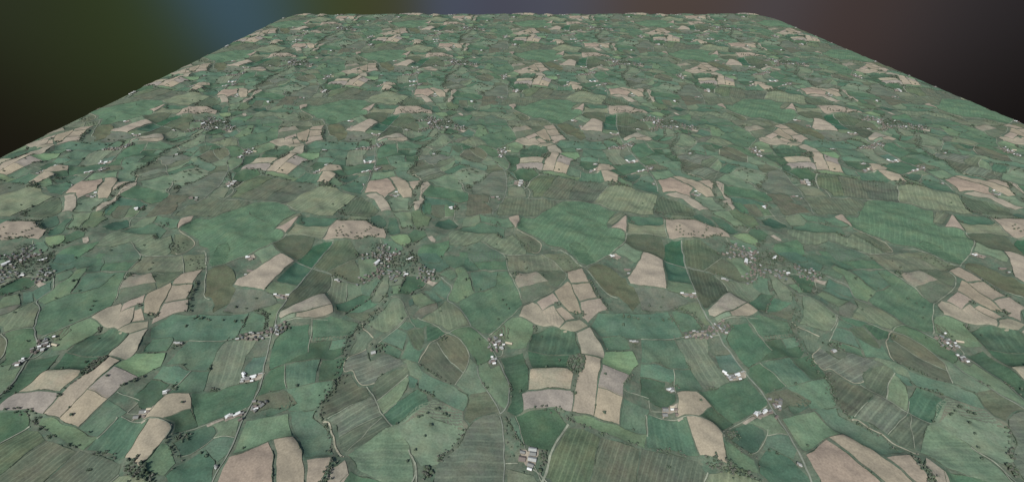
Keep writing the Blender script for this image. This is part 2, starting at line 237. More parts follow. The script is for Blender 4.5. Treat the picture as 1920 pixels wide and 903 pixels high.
# (zone, kind, width in m, points): road = metalled lane, track = pale farm track, chalk = bare chalky bank
ROADS = [
 ('R','road',6,[(715,1005),(720,960),(790,900),(820,830),(870,760),(905,680),(930,620),(945,490),(942,380),(905,300)]),
 ('B','road',6,[(330,140),(395,90),(430,0),(440,-180),(400,-300),(330,-440),(280,-530),(240,-640),(200,-700),(0,-860)]),
 ('B','road',5,[(330,140),(270,0),(180,-110),(100,-250),(70,-400)]),
 ('I','road',6,[(1920,817),(1860,700),(1770,600),(1640,535),(1720,410),(1690,370),(1610,295),(1550,240)]),
 ('C','road',7,[(1960,1050),(1900,900),(1780,600),(1640,380),(1500,150),(1420,0),(1330,-160),(1170,-350),(1010,-550),(880,-730),(760,-900)]),
 ('K','road',7,[(1000,780),(930,690),(870,550),(830,400),(750,165),(715,0),(697,-120)]),
 ('R','track',5,[(905,680),(1100,697),(1300,737),(1480,756),(1760,768),(1900,742),(2120,745),(2340,805),(2560,890),(2700,930)]),
 ('K','road',6,[(480,90),(620,120),(750,165),(960,200),(1055,238),(1250,312),(1420,327),(1530,310),(1572,245),(1540,150),(1480,60)]),
 ('J','track',6,[(1190,-10),(1350,150),(1400,182),(1440,222),(1580,390),(1700,500),(1780,520)]),
 ('N','chalk',6,[(1020,430),(1120,465),(1340,530),(1400,600),(1370,690),(1310,745),(1240,720)]),
 ('N','track',6,[(1540,680),(1620,715),(1700,720),(1780,790),(1920,890)]),
 ('J','track',5,[(1400,182),(1690,30)]),
 ('J','track',4,[(710,580),(560,720),(370,900),(330,930)]),
 ('J','track',4,[(710,580),(900,510),(1050,450),(1200,340),(1200,240),(1150,190),(1040,90),(920,5)]),
 ('J','track',4,[(450,0),(520,40),(540,210),(610,330),(660,430),(700,510)]),
 ('J','track',4,[(90,232),(250,207),(400,205),(540,212),(900,247),(990,245)]),
 ('J','track',5,[(450,0),(560,30),(740,15),(860,5)]),
 ('E','chalk',7,[(700,-10),(700,50),(760,90),(830,170)]),
 ('E','chalk',5,[(740,272),(500,380),(480,545),(580,512),(620,570),(670,690),(760,680),(830,655)]),
 ('E','track',6,[(750,695),(870,870),(890,1000),(930,1040),(1040,1175)]),
 ('E','track',5,[(870,862),(1050,710),(1210,597)]),
 ('E','chalk',5,[(1335,470),(1380,390),(1455,262),(1530,225),(1640,140),(1680,138)]),
 ('E','track',5,[(1680,138),(1800,195),(1912,342),(1900,440),(1860,560),(1790,650),(1740,725)]),
 ('E','track',5,[(1545,255),(1690,460),(1740,480),(1845,568)]),
 ('E','track',4,[(890,220),(1100,80),(1185,5),(1240,-45)]),
 ('E','track',4,[(1680,130),(1640,125),(1560,60),(1400,-5),(1330,-40)]),
 ('E','track',4,[(1690,130),(1800,70),(1930,45)]),
 ('A','chalk',8,[(240,200),(270,180),(330,200),(350,330),(380,400),(390,520),(460,610),(510,630)]),
 ('A','track',4,[(300,160),(600,10)]),
 ('A','track',3,[(430,385),(920,140),(1090,0)]),
 ('A','track',3,[(540,560),(920,160)]),
 ('A','track',7,[(1225,530),(1270,640),(1300,720),(1310,900),(1330,990)]),
 ('B','track',11,[(1110,245),(1040,340),(960,450),(900,570),(870,680),(820,880),(790,960)]),
 ('R','track',7,[(1180,520),(1250,555),(1310,590),(1330,640),(1290,735)]),
 ('B','track',5,[(390,660),(460,665),(530,670)]),
 ('B','track',4,[(710,700),(750,810),(795,905)]),
 ('B','track',3,[(505,165),(560,330),(605,470),(610,530)]),
 ('C','track',4,[(95,-30),(100,90),(140,105),(245,105)]),
 ('C','track',5,[(45,145),(70,160),(72,390)]),
 ('C','track',4,[(90,140),(250,185),(420,228),(480,195),(620,200),(800,262),(900,390),(920,430)]),
 ('F','track',4,[(1720,780),(1920,825),(2010,850)]),
 ('G','track',5,[(0,207),(240,205),(480,170),(740,160),(880,172)]),
 ('G','track',4,[(1170,0),(1280,110),(1380,240),(1480,345)]),
 ('G','track',3,[(1340,470),(1520,640),(1640,740)]),
 ('G','track',4,[(385,830),(375,700),(360,540)]),
 ('G','track',4,[(860,40),(960,20),(1170,0),(1320,-20)]),
 ('S','track',6,[(850,535),(740,655),(610,800)]),
 ('C','track',4,[(1000,310),(1260,150),(1420,60)]),
 ('C','track',4,[(1420,395),(1640,398)]),
 ('C','track',3,[(1420,330),(1420,390),(1350,560),(1240,590)]),
 ('F','track',5,[(300,385),(360,365),(375,250),(340,200)]),
 ('F','track',4,[(235,140),(300,70),(370,0)]),
 ('I','track',5,[(940,180),(1120,240),(1400,240),(1420,330)]),
 ('I','track',4,[(1420,330),(1360,420),(1230,470)]),
 ('I','track',3,[(1030,510),(1150,560),(1210,690),(1300,860)]),
 ('I','track',4,[(1230,730),(1100,840),(1010,895)]),
 ('I','track',3,[(530,330),(520,520)]),
 ('K','track',4,[(1060,245),(1130,300),(1200,370),(1220,450)]),
 ('K','track',3,[(960,192),(1150,80)]),
 ('M','track',4,[(740,560),(760,700),(800,800),(785,900)]),
 ('M','track',4,[(870,520),(1000,480),(1110,470),(1270,400),(1450,368),(1620,372)]),
 ('M','track',4,[(1850,110),(1845,200),(1830,245),(1900,320)]),
 ('N','track',4,[(-70,195),(150,200),(500,195),(640,190)]),
 ('N','track',5,[(840,795),(950,800),(1160,765),(1260,760)]),
 ('N','track',4,[(480,600),(570,650),(720,735),(840,795)]),
 ('Q','track',6,[(700,755),(760,690),(900,640),(920,700)]),
 ('O','track',4,[(910,485),(1100,490),(1400,540),(1530,565),(1740,590)]),
 ('O','track',4,[(1465,290),(1480,420),(1520,560)]),
 ('O','track',5,[(470,900),(700,770),(860,650),(905,570),(910,485)]),
 ('R','track',6,[(315,660),(330,645),(200,590),(240,540),(190,460)]),
 ('R','track',4,[(680,660),(640,800)]),
]
# named places used in the labels: (zone, x, y, name)
PLACES = [('B',650,620,'bare-yard farm'),('C',320,120,'twin-yard farm'),('C',1420,110,'roadside farmstead'),('G',1040,590,'white-barn farm'),
          ('G',800,130,'crossroads hamlet'),('F',300,230,'lane hamlet'),('F',1190,520,'dark copse'),('K',780,510,'roadside yard'),
          ('I',880,200,'village street'),('I',1480,270,'village end'),('J',1740,60,'pink-field farm'),('M',1810,95,'pasture farm'),
          ('Q',860,680,'stubble farm'),('E',560,340,'chalky stream'),('N',1300,640,'chalk bank'),('K',1190,305,'hedged cottage'),
          ('M',1500,540,'sand pit'),('J',1100,640,'pink ploughland'),('E',1690,450,'round hilltop'),('A',700,300,'striped valley'),
          ('O',800,400,'tan triangle'),('S',1200,780,'olive stubble'),('A',1420,800,'lane copse'),('E',850,260,'spring wood')]
# single buildings: (zone, x, y, length, width, turn in degrees, roof, kind)
BUILD = [
 ('B',695,540,26,14,-8,'pale','barn'),('B',697,585,20,16,-8,'grey','barn'),('B',583,568,16,10,-15,'grey','barn'),('B',578,628,22,19,-10,'brown','barn'),
 ('B',690,645,27,16,-12,'pale','barn'),('B',672,705,20,14,-20,'grey','barn'),('B',660,752,15,9,-18,'white','shed'),
 ('C',275,82,20,18,0,'grey','barn'),('C',348,70,17,10,5,'cream','barn'),('C',350,95,14,9,0,'white','shed'),('C',270,145,18,14,3,'grey','barn'),('C',388,112,11,9,0,'brown','shed'),('C',395,165,9,9,0,'brown','shed'),
 ('C',1300,145,17,15,40,'white','barn'),('C',1328,140,13,12,40,'pale','barn'),('C',1395,122,15,12,35,'white','barn'),('C',1380,140,12,7,35,'white','shed'),('C',1445,125,12,8,30,'grey','barn'),
 ('C',1545,72,14,8,20,'white','barn'),('C',1565,35,17,13,60,'grey','barn'),('C',1500,48,15,9,20,'brown','barn'),('C',1515,80,12,8,20,'grey','shed'),('C',1515,208,13,8,40,'brown','house'),('C',1350,165,17,8,15,'brown','shed'),('C',1450,150,15,6,10,'brown','shed'),
 ('C',1775,722,13,8,-35,'grey','house'),('C',1790,740,9,6,-35,'pale','shed'),
 ('G',952,550,16,12,-40,'white','barn'),('G',975,575,14,8,-40,'white','barn'),('G',1090,578,22,9,20,'white','barn'),('G',1108,592,13,8,20,'white','shed'),('G',1000,605,14,12,30,'pale','barn'),('G',1125,628,11,8,10,'white','shed'),('G',1058,612,16,9,15,'grey','barn'),('G',1150,555,16,5,15,'pale','shed'),('G',1035,590,14,8,10,'grey','barn'),('G',1020,635,12,8,10,'pale','shed'),
 ('G',320,770,15,10,20,'white','barn'),('G',345,795,14,9,15,'pale','barn'),('G',300,765,10,7,15,'white','shed'),('G',350,770,12,8,60,'grey','barn'),
 ('F',432,230,28,10,-15,'cream','barn'),('F',342,145,12,9,10,'white','house'),('F',282,185,16,10,40,'grey','barn'),('F',300,215,18,12,30,'grey','barn'),('F',276,245,12,9,20,'white','house'),('F',345,275,15,12,10,'pale','barn'),('F',325,232,14,9,50,'brown','barn'),('F',372,240,10,7,10,'white','shed'),
 ('F',242,385,9,9,0,'white','shed'),('F',252,445,16,13,20,'brown','barn'),('F',266,466,13,9,10,'white','barn'),('F',222,450,14,9,70,'grey','barn'),('F',280,420,12,9,60,'pale','barn'),('F',248,415,11,8,10,'pale','shed'),
 ('F',1835,240,16,10,10,'pale','barn'),('F',1870,240,11,9,0,'grey','house'),('F',1800,235,10,8,0,'pale','shed'),
 ('K',695,488,14,9,0,'white','barn'),('K',740,500,20,11,-10,'grey','barn'),('K',780,505,18,10,-10,'brown','barn'),('K',832,490,16,6,0,'white','barn'),('K',805,520,15,9,-15,'grey','barn'),('K',850,525,12,8,0,'brown','house'),
 ('K',1180,300,15,10,-15,'pale','house'),('K',1212,312,14,9,-15,'grey','barn'),('K',1160,298,8,6,-15,'white','shed'),
 ('J',1720,48,20,10,20,'white','barn'),('J',1745,62,15,8,20,'brown','barn'),('J',1790,68,18,9,-20,'brown','barn'),('J',1700,38,10,7,0,'white','shed'),
 ('K',90,190,30,12,-10,'brown','barn'),('K',100,242,11,9,0,'pale','shed'),
 ('M',1788,88,20,15,20,'white','barn'),('M',1800,102,12,8,20,'white','shed'),('M',1850,70,16,9,80,'brown','house'),
 ('Q',850,690,22,12,-15,'grey','barn'),('Q',890,650,16,10,10,'white','barn'),('Q',880,702,18,9,10,'pale','barn'),('Q',800,690,18,12,20,'brown','barn'),('Q',920,690,14,8,10,'pale','shed'),
 ('I',872,105,34,15,60,'white','barn'),('I',866,122,20,10,60,'pale','barn'),('I',1203,240,17,10,0,'white','house'),('I',1250,58,25,12,40,'white','house'),('I',1215,76,14,9,10,'white','house'),
 ('R',715,690,22,16,10,'brown','barn'),('R',790,680,16,10,0,'pale','shed'),('R',820,720,14,9,20,'grey','barn'),('E',825,328,18,16,20,'pale','shed'),
]
# hamlets: (zone, place, how many houses, points of the street, spread in m)
STREETS = [('I',26,[(960,30),(940,110),(925,180),(870,235),(800,275),(700,312),(640,300)],16),
           ('M',26,[(640,690),(700,730),(760,770),(790,840)],38),
           ('M',14,[(860,740),(900,790),(830,820)],26),
           ('I',20,[(1330,240),(1400,240),(1470,260),(1540,270)],20),
           ('I',7,[(980,210),(1130,245),(1200,245)],14),
           ('I',6,[(1030,300),(1060,310),(1040,270)],14),
           ('G',22,[(490,165),(560,150),(640,145),(720,140),(790,125)],11),
           ('G',18,[(800,60),(850,110),(900,90),(945,140),(960,110)],12),
           ('C',8,[(1480,40),(1530,30),(1580,50)],11),
           ('F',9,[(225,170),(270,210),(310,260),(330,300)],13)]
# woods and lines of trees: (zone, how many, outline or line, spread in m or None for an outline, size range in m)
WOODS = [('F',80,[(1095,430),(1180,395),(1285,430),(1275,560),(1240,625),(1150,615),(1110,540),(1080,490)],None,(6,10)),
         ('F',14,[(1200,630),(1180,720),(1160,800),(1155,880)],4,(4,7)),
         ('B',30,[(740,520),(885,560),(850,690),(790,860),(750,760),(790,640)],None,(5,8)),
         ('B',26,[(390,210),(440,240),(600,490),(540,590),(400,640)],None,(3,6)),
         ('B',22,[(390,190),(430,260),(500,370),(570,460),(600,490)],2,(4,6)),
         ('B',26,[(760,105),(880,98),(1010,115),(1090,170),(1130,210),(1180,230)],5,(4,8)),
         ('B',14,[(1250,265),(1340,295),(1440,350),(1560,395)],4,(4,7)),('B',8,[(1770,460),(1860,480)],3,(4,7)),
         ('A',30,[(1370,740),(1440,730),(1500,780),(1470,850),(1380,870)],None,(6,9)),
         ('A',20,[(1640,560),(1590,610),(1560,670)],6,(4,7)),('A',14,[(1790,310),(1860,340),(1800,400),(1700,540)],4,(4,7)),
         ('C',60,[(740,660),(850,700),(950,760),(1100,840),(1270,900)],9,(5,9)),('C',30,[(740,700),(830,760),(960,830),(1080,880)],8,(4,7)),
         ('C',14,[(200,520),(380,545),(510,590)],4,(4,6)),('C',20,[(950,390),(1100,380)],6,(4,7)),
         ('C',16,[(900,400),(1000,480),(1140,560),(1320,650)],3,(4,6)),
         ('I',130,[(990,60),(1130,0),(1290,20),(1340,120),(1450,165),(1550,240),(1400,235),(1200,230),(1060,220),(960,160)],None,(4,8)),
         ('M',54,[(1060,740),(1200,710),(1290,800),(1290,890),(1100,890)],None,(5,9)),
         ('M',70,[(560,640),(720,600),(820,690),(820,880),(620,880),(600,760)],None,(4,7)),
         ('I',34,[(900,60),(930,170),(830,270),(700,300)],9,(4,7)),('I',36,[(1380,180),(1560,240),(1600,290),(1440,300)],None,(4,7)),
         ('E',70,[(700,20),(600,90),(520,210),(500,330),(450,480),(400,620),(330,750),(230,890)],7,(4,7)),
         ('E',24,[(870,240),(930,300),(880,300)],8,(5,8)),
         ('A',36,[(220,0),(230,110),(300,280),(330,400),(345,530),(390,590)],5,(3,6)),
         ('A',40,[(420,660),(380,760),(330,880),(300,980)],7,(4,7)),
         ('I',50,[(1010,490),(950,570),(880,640),(800,710),(720,780),(640,830)],9,(4,7)),
         ('I',26,[(800,485),(700,540),(600,600),(500,680)],2,(5,7)),('I',18,[(930,260),(880,340),(830,440)],3,(4,6)),
         ('I',16,[(1190,290),(1150,380),(1120,470)],3,(5,7)),('I',14,[(1290,440),(1220,480),(1400,360)],8,(4,7)),
         ('J',24,[(1460,330),(1540,480),(1620,570),(1700,650)],4,(5,8)),('J',14,[(560,230),(650,240),(600,290)],9,(5,8)),
         ('J',40,[(1100,60),(1180,100),(1330,160),(1200,220)],12,(3,5)),('J',16,[(1320,690),(1390,700),(1350,740)],6,(5,8)),
         ('J',6,[(1080,600),(1130,610)],4,(5,8)),('J',8,[(740,70),(750,180)],3,(5,7)),('J',8,[(830,800),(860,840)],5,(5,8)),
         ('K',34,[(640,640),(760,680),(830,710),(880,770),(930,850)],6,(5,8)),('K',10,[(30,720),(250,750),(500,740)],5,(5,8)),
         ('K',16,[(1060,240),(1160,260),(1260,290)],5,(5,7)),('K',14,[(580,720),(640,790),(680,840)],3,(4,6)),
         ('M',40,[(110,260),(200,270),(560,290),(620,350),(740,390),(820,420)],7,(5,8)),('M',24,[(340,600),(420,570),(560,550),(680,540)],6,(4,7)),
         ('M',14,[(360,560),(450,510),(560,450),(640,390)],5,(5,7)),('M',16,[(50,460),(180,460),(300,510),(220,550),(120,550)],14,(5,8)),
         ('M',14,[(1060,390),(1180,380),(1250,400)],5,(5,7)),('M',14,[(1300,400),(1400,420)],6,(5,8)),('M',16,[(1130,660),(1200,620),(1300,580)],7,(5,8)),
         ('M',14,[(1840,60),(1880,100)],8,(5,8)),('M',10,[(380,790),(480,770)],5,(5,8)),('M',12,[(1170,110),(1240,80)],6,(5,8)),
         ('Q',40,[(1290,520),(1230,600),(1170,650),(1190,740),(1150,810)],5,(4,7)),('Q',20,[(1310,700),(1345,760),(1290,860)],3,(4,6)),
         ('N',30,[(1060,570),(1100,640),(1180,600),(1260,690)],14,(3,6)),('N',12,[(720,480),(790,550)],4,(5,8)),('N',16,[(600,320),(760,330),(700,370)],8,(4,7)),
         ('O',14,[(950,290),(1000,340)],5,(4,6)),('O',22,[(1320,20),(1360,140),(1470,170)],7,(5,8)),('O',10,[(1460,240),(1600,285)],5,(5,8)),
         ('G',14,[(320,680),(370,700),(380,760)],6,(4,7)),('G',8,[(770,730),(840,730)],4,(5,8)),('G',20,[(380,180),(500,140),(620,130)],4,(4,6)),('G',12,[(960,60),(1000,110)],5,(4,7)),
         ('H',30,[(440,590),(480,700),(500,850),(500,930)],6,(4,7)),
         ('F',12,[(1850,560),(1760,690),(1720,740)],4,(5,7)),('F',6,[(720,30),(740,60)],4,(5,8)),('F',8,[(1890,260),(1830,290)],5,(4,7)),
         ('F',14,[(435,650),(450,760),(455,880)],2,(4,6)),('F',10,[(140,700),(180,760)],3,(4,6)),('F',10,[(215,160),(260,260)],6,(4,7)),
         ('E',16,[(1350,500),(1440,560),(1560,610),(1700,710)],3,(4,6)),('E',14,[(1340,740),(1410,780),(1510,830)],4,(4,7)),('E',12,[(1590,190),(1650,210)],6,(4,7))]
LONE = [('A',1530,90),('A',1560,92),('A',1610,130),('A',1635,132),('A',1665,152),('A',1470,268),('A',1405,390),('A',1435,140),('A',1370,170),('A',1335,185),('A',1295,540),('A',1205,665),('A',1090,245),
        ('B',1830,310),('B',1500,150),('C',305,720),('C',665,10),('C',1530,600),('C',1440,565),('C',1870,520),('C',330,720),
        ('F',805,135),('F',1505,650),('F',1000,435),('F',850,525),('F',560,775),('F',90,195),('F',415,170),('F',325,145),('F',1720,40),
        ('G',215,480),('G',545,520),('G',1740,720),('J',480,520),('J',230,425),('J',520,575),('J',550,625),('J',430,735),('J',60,510),('J',70,330),('J',100,315),('J',930,290),
        ('J',1840,740),('J',1840,830),('K',340,590),('K',485,505),('K',470,605),('K',110,720),('K',340,730),('K',490,745),('K',560,740),
        ('E',800,235),('E',1310,700),('E',1430,560),('E',1530,610),('I',1580,680),('I',1150,770),('I',1870,320),('I',1060,345),
        ('N',860,860),('N',300,720),('N',1120,640),('N',710,640),('O',1150,40),('M',1640,820),('M',890,40),('R',380,265),('R',440,285),('R',330,340)]
# ------------------------------------------------------------------ colour
LIGHT = 1.22


def lin(c):
    out = []
    for v in c:
        v = v / 255.0
        out.append((v / 12.92 if v <= 0.04045 else ((v + 0.055) / 1.055) ** 2.4))
    return out


def albedo(c):
    return tuple(min(0.8, v / LIGHT) for v in lin(c)) + (1.0,)


# ------------------------------------------------------------------ relief (repeats with the survey)
NG = 512
CELL = T / NG


def fill(poly, val, img):
    p = np.array(poly) / CELL
    x0, y0 = np.floor(p.min(0)).astype(int) - 1
    x1, y1 = np.ceil(p.max(0)).astype(int) + 1
    gx, gy = np.meshgrid(np.arange(x0, x1) + 0.5, np.arange(y0, y1) + 0.5)
    ins = np.zeros(gx.shape, bool)
    for (ax, ay), (bx, by) in zip(p, np.roll(p, -1, 0)):
        c = ((ay > gy) != (by > gy))
        with np.errstate(divide='ignore', invalid='ignore'):
            ins ^= c & (gx < (bx - ax) * (gy - ay) / (by - ay) + ax)
    jj, ii = np.nonzero(ins)
    img[(jj + y0) % NG, (ii + x0) % NG] = val


POLYS = [[zpt(z, x, y) for x, y in pts] for z, k, pts, s in FIELDS]
lum = np.full((NG, NG), 0.385)
for (z, k, pts, s), poly in zip(FIELDS, POLYS):
    fill(poly, sum(C_[k]) / 765.0, lum)
grown = lum.copy()
for dy in range(-3, 4):
    for dx in range(-3, 4):
        if dx * dx + dy * dy <= 10:
            grown = np.maximum(grown, np.roll(np.roll(lum, dy, 0), dx, 1))
lum = grown
fx = np.fft.fftfreq(NG, d=CELL)
KX, KY = np.meshgrid(fx, fx)
K2 = KX ** 2 + KY ** 2


def gauss(a, s):
    return np.real(np.fft.ifft2(np.fft.fft2(a) * np.exp(-2 * np.pi ** 2 * s ** 2 * K2)))


wn = rng.standard_normal((NG, NG))


def band(lo, hi):
    f = np.fft.fft2(rng.standard_normal((NG, NG))) * np.exp(-(K2 / (1 / lo) ** 2)) * (1 - np.exp(-(K2 / (1 / hi) ** 2)))
    a = np.real(np.fft.ifft2(f))
    return a / a.std()


HEIGHT = 74.0 * (gauss(lum, 9.0) - lum.mean()) + 5.0 * band(330, 900) + 2.6 * band(110, 300) + 0.9 * band(45, 110)


def height(x, y):
    x = np.asarray(x, float) / CELL - 0.5
    y = np.asarray(y, float) / CELL - 0.5
    i, j = np.floor(x).astype(int), np.floor(y).astype(int)
    a, b = x - i, y - j
    H = HEIGHT
    return (H[j % NG, i % NG] * (1 - a) * (1 - b) + H[j % NG, (i + 1) % NG] * a * (1 - b)
            + H[(j + 1) % NG, i % NG] * (1 - a) * b + H[(j + 1) % NG, (i + 1) % NG] * a * b)


CX, CY, HX, HY = (X0 + X1) / 2, (Y0 + Y1) / 2, (X1 - X0) / 2, (Y1 - Y0) / 2


def edge_dist(x, y):
    """signed distance to the rounded outline of the block, negative inside"""
    qx = np.abs(np.asarray(x) - CX) - HX + R_CORNER
    qy = np.abs(np.asarray(y) - CY) - HY + R_CORNER
    return np.hypot(np.maximum(qx, 0), np.maximum(qy, 0)) + np.minimum(np.maximum(qx, qy), 0) - R_CORNER


def droop(x, y):
    d = edge_dist(x, y)
    w = np.exp(np.minimum(d, 0) / 60.0)
    return -34.0 * w - np.asarray(height(x, y)) * np.minimum(1.0, 1.15 * w)


def clamp(x, y):
    """pull points outside the block onto its outline"""
    x, y = np.array(x, float), np.array(y, float)
    for _ in range(2):
        d = edge_dist(x, y)
        e = 0.5
        gx = (edge_dist(x + e, y) - edge_dist(x - e, y)) / (2 * e)
        gy = (edge_dist(x, y + e) - edge_dist(x, y - e)) / (2 * e)
        m = np.maximum(d, 0)
        x, y = x - gx * m, y - gy * m
    return x, y


# ------------------------------------------------------------------ materials
def nodes_of(name):
    m = bpy.data.materials.new(name)
    m.use_nodes = True
    nt = m.node_tree
    nt.nodes.clear()
    out = nt.nodes.new('ShaderNodeOutputMaterial')
    b = nt.nodes.new('ShaderNodeBsdfPrincipled')
    b.inputs['Roughness'].default_value = 0.95
    b.inputs['Specular IOR Level'].default_value = 0.08
    nt.links.new(b.outputs[0], out.inputs[0])
    return m, nt, b


def N(nt, t, **kw):
    n = nt.nodes.new(t)
    for k, v in kw.items():
        if k.startswith('i_'):
            key = k[2:]
            n.inputs[int(key) if key.isdigit() else key].default_value = v
        else:
            setattr(n, k, v)
    return n


def math_(nt, op, a, b=None, c=None):
    n = nt.nodes.new('ShaderNodeMath')
    n.operation = op
    for i, v in enumerate((a, b, c)):
        if v is None:
            continue
        if isinstance(v, (int, float)):
            n.inputs[i].default_value = v
        else:
            nt.links.new(v, n.inputs[i])
    return n.outputs[0]


def noise(nt, co, scale, detail=3, rough=0.6, w=None):
    n = N(nt, 'ShaderNodeTexNoise')
    n.inputs['Scale'].default_value = scale
    n.inputs['Detail'].default_value = detail
    n.inputs['Roughness'].default_value = rough
    nt.links.new(co, n.inputs['Vector'])
    return n.outputs['Fac']


def mix(nt, fac, a, b, mode='MIX'):
    n = nt.nodes.new('ShaderNodeMix')
    n.data_type = 'RGBA'
    n.blend_type = mode
    for sock, v in ((n.inputs[0], fac), (n.inputs[6], a), (n.inputs[7], b)):
        if isinstance(v, (int, float, tuple)):
            sock.default_value = v
        else:
            nt.links.new(v, sock)
    return n.outputs[2]


def ramp(nt, fac, lo, hi):
    n = N(nt, 'ShaderNodeMapRange')
    n.inputs[1].default_value = lo
    n.inputs[2].default_value = hi
    nt.links.new(fac, n.inputs[0])
    n.clamp = True
    return n.outputs[0]


def shifted(nt, co, v):
    n = N(nt, 'ShaderNodeVectorMath', operation='ADD')
    nt.links.new(co, n.inputs[0])
    n.inputs[1].default_value = v
    return n.outputs[0]


def land_material(name, rgb, stripe=None, seed=0, mottle=1.0, along=0.0):
    m, nt, b = nodes_of(name)
    co = shifted(nt, N(nt, 'ShaderNodeTexCoord').outputs['Object'], (seed * 913.0, seed * 517.0, 0))
    rgb = np.array(rgb, float)
    base = albedo(rgb)
    tan = rgb[0] > rgb[1] + 4
    light = albedo(np.clip(rgb * 1.10 + (np.array([6, 5, 2]) if tan else np.array([12, 9, 3])), 0, 255))
    dark = albedo(rgb * 0.89 + (np.array([-2, -2, 0]) if tan else np.array([-2, 0, 0])))
    big = ramp(nt, noise(nt, co, 1 / 170.0, 4, 0.62), 0.36, 0.66)
    mid = ramp(nt, noise(nt, co, 1 / 38.0, 4, 0.66), 0.34, 0.68)
    fine = ramp(nt, noise(nt, co, 1 / 6.0, 2, 0.7), 0.28, 0.74)
    c = mix(nt, math_(nt, 'MULTIPLY', big, 0.62 * mottle), base, light)
    c = mix(nt, math_(nt, 'MULTIPLY', mid, 0.50 * mottle), c, dark)
    if not tan:
        warm = albedo(np.clip(rgb * 1.03 + np.array([17, 5, 1]), 0, 255))
        grey = albedo(np.clip(rgb * 1.02 + np.array([5, -4, 0]), 0, 255))
        c = mix(nt, math_(nt, 'MULTIPLY', ramp(nt, noise(nt, shifted(nt, co, (310, 70, 0)), 1 / 85.0, 4, 0.6), 0.46, 0.66), 0.6 * mottle), c, warm)
        c = mix(nt, math_(nt, 'MULTIPLY', ramp(nt, noise(nt, shifted(nt, co, (30, 570, 0)), 1 / 60.0, 5, 0.65), 0.47, 0.66), 0.6 * mottle), c, grey)
    v = math_(nt, 'MULTIPLY_ADD', fine, 0.34, 0.83)
    mp = N(nt, 'ShaderNodeMapping')
    mp.inputs['Rotation'].default_value = (0, 0, -along)
    nt.links.new(co, mp.inputs['Vector'])
    mp2 = N(nt, 'ShaderNodeMapping')
    mp2.inputs['Scale'].default_value = (1 / 95.0, 1 / 7.0, 1)
    nt.links.new(mp.outputs[0], mp2.inputs['Vector'])
    streak = ramp(nt, noise(nt, mp2.outputs[0], 1.0, 3, 0.6), 0.3, 0.7)
    v = math_(nt, 'ADD', v, math_(nt, 'MULTIPLY_ADD', streak, 0.20 if not tan else 0.06, -0.10 if not tan else -0.03))
    if stripe:
        ang, per, amt = stripe
        sep = N(nt, 'ShaderNodeSeparateXYZ')
        nt.links.new(co, sep.inputs[0])
        u = math_(nt, 'ADD', math_(nt, 'MULTIPLY', sep.outputs[0], -math.sin(ang)), math_(nt, 'MULTIPLY', sep.outputs[1], math.cos(ang)))
        wob = math_(nt, 'MULTIPLY', noise(nt, co, 1 / 150.0, 2), per * 0.55)
        u = math_(nt, 'ADD', u, wob)
        s1 = math_(nt, 'SINE', math_(nt, 'MULTIPLY', u, 2 * math.pi / per))
        s2 = math_(nt, 'SINE', math_(nt, 'MULTIPLY', u, 2 * math.pi / (per * 2.63)))
        s3 = math_(nt, 'SINE', math_(nt, 'MULTIPLY', u, 2 * math.pi / (per * 0.41)))
        line = ramp(nt, s1, 0.35, 0.95)
        fade = ramp(nt, noise(nt, co, 1 / 110.0, 3), 0.24, 0.52)
        tone = math_(nt, 'MULTIPLY', math_(nt, 'MULTIPLY', line, fade), amt * 1.35)
        pale = albedo(np.clip(rgb * 1.15 + np.array([20, 16, 10]), 0, 255))
        c = mix(nt, tone, c, pale)
        v = math_(nt, 'ADD', v, math_(nt, 'MULTIPLY', s2, amt * 0.17))
        v = math_(nt, 'ADD', v, math_(nt, 'MULTIPLY', s3, amt * 0.12))
    c = mix(nt, 1.0, c, v, 'MULTIPLY')
    nt.links.new(c, b.inputs['Base Color'])
    bump = N(nt, 'ShaderNodeBump')
    bump.inputs['Strength'].default_value = 0.35
    bump.inputs['Distance'].default_value = 2.2
    nt.links.new(noise(nt, co, 1 / 13.0, 4, 0.7), bump.inputs['Height'])
    nt.links.new(bump.outputs[0], b.inputs['Normal'])
    return m


def terrain_material():
    m, nt, b = nodes_of('rough_grassland')
    co = N(nt, 'ShaderNodeTexCoord').outputs['Object']
    a, d, e, f = albedo((104, 112, 96)), albedo((86, 98, 83)), albedo((122, 126, 107)), albedo((94, 115, 96))
    c = mix(nt, ramp(nt, noise(nt, co, 1 / 60.0, 4), 0.4, 0.62), a, f)
    c = mix(nt, math_(nt, 'MULTIPLY', ramp(nt, noise(nt, shifted(nt, co, (900, 40, 0)), 1 / 22.0, 4, 0.7), 0.45, 0.66), 0.75), c, d)
    c = mix(nt, math_(nt, 'MULTIPLY', ramp(nt, noise(nt, shifted(nt, co, (70, 840, 0)), 1 / 30.0, 4, 0.7), 0.5, 0.68), 0.7), c, e)
    v = math_(nt, 'MULTIPLY_ADD', ramp(nt, noise(nt, co, 1 / 6.0, 2, 0.7), 0.28, 0.74), 0.34, 0.83)
    c = mix(nt, 1.0, c, v, 'MULTIPLY')
    nt.links.new(c, b.inputs['Base Color'])
    return m


def plain_material(name, rgb, spread=0.2, scale=1 / 8.0, rough=0.95):
    m, nt, b = nodes_of(name)
    co = N(nt, 'ShaderNodeTexCoord').outputs['Object']
    rgb = np.array(rgb, float)
    c = mix(nt, ramp(nt, noise(nt, co, scale, 3, 0.7), 0.3, 0.7), albedo(np.clip(rgb * (1 - spread), 0, 255)), albedo(np.clip(rgb * (1 + spread), 0, 255)))
    nt.links.new(c, b.inputs['Base Color'])
    b.inputs['Roughness'].default_value = rough
    return m


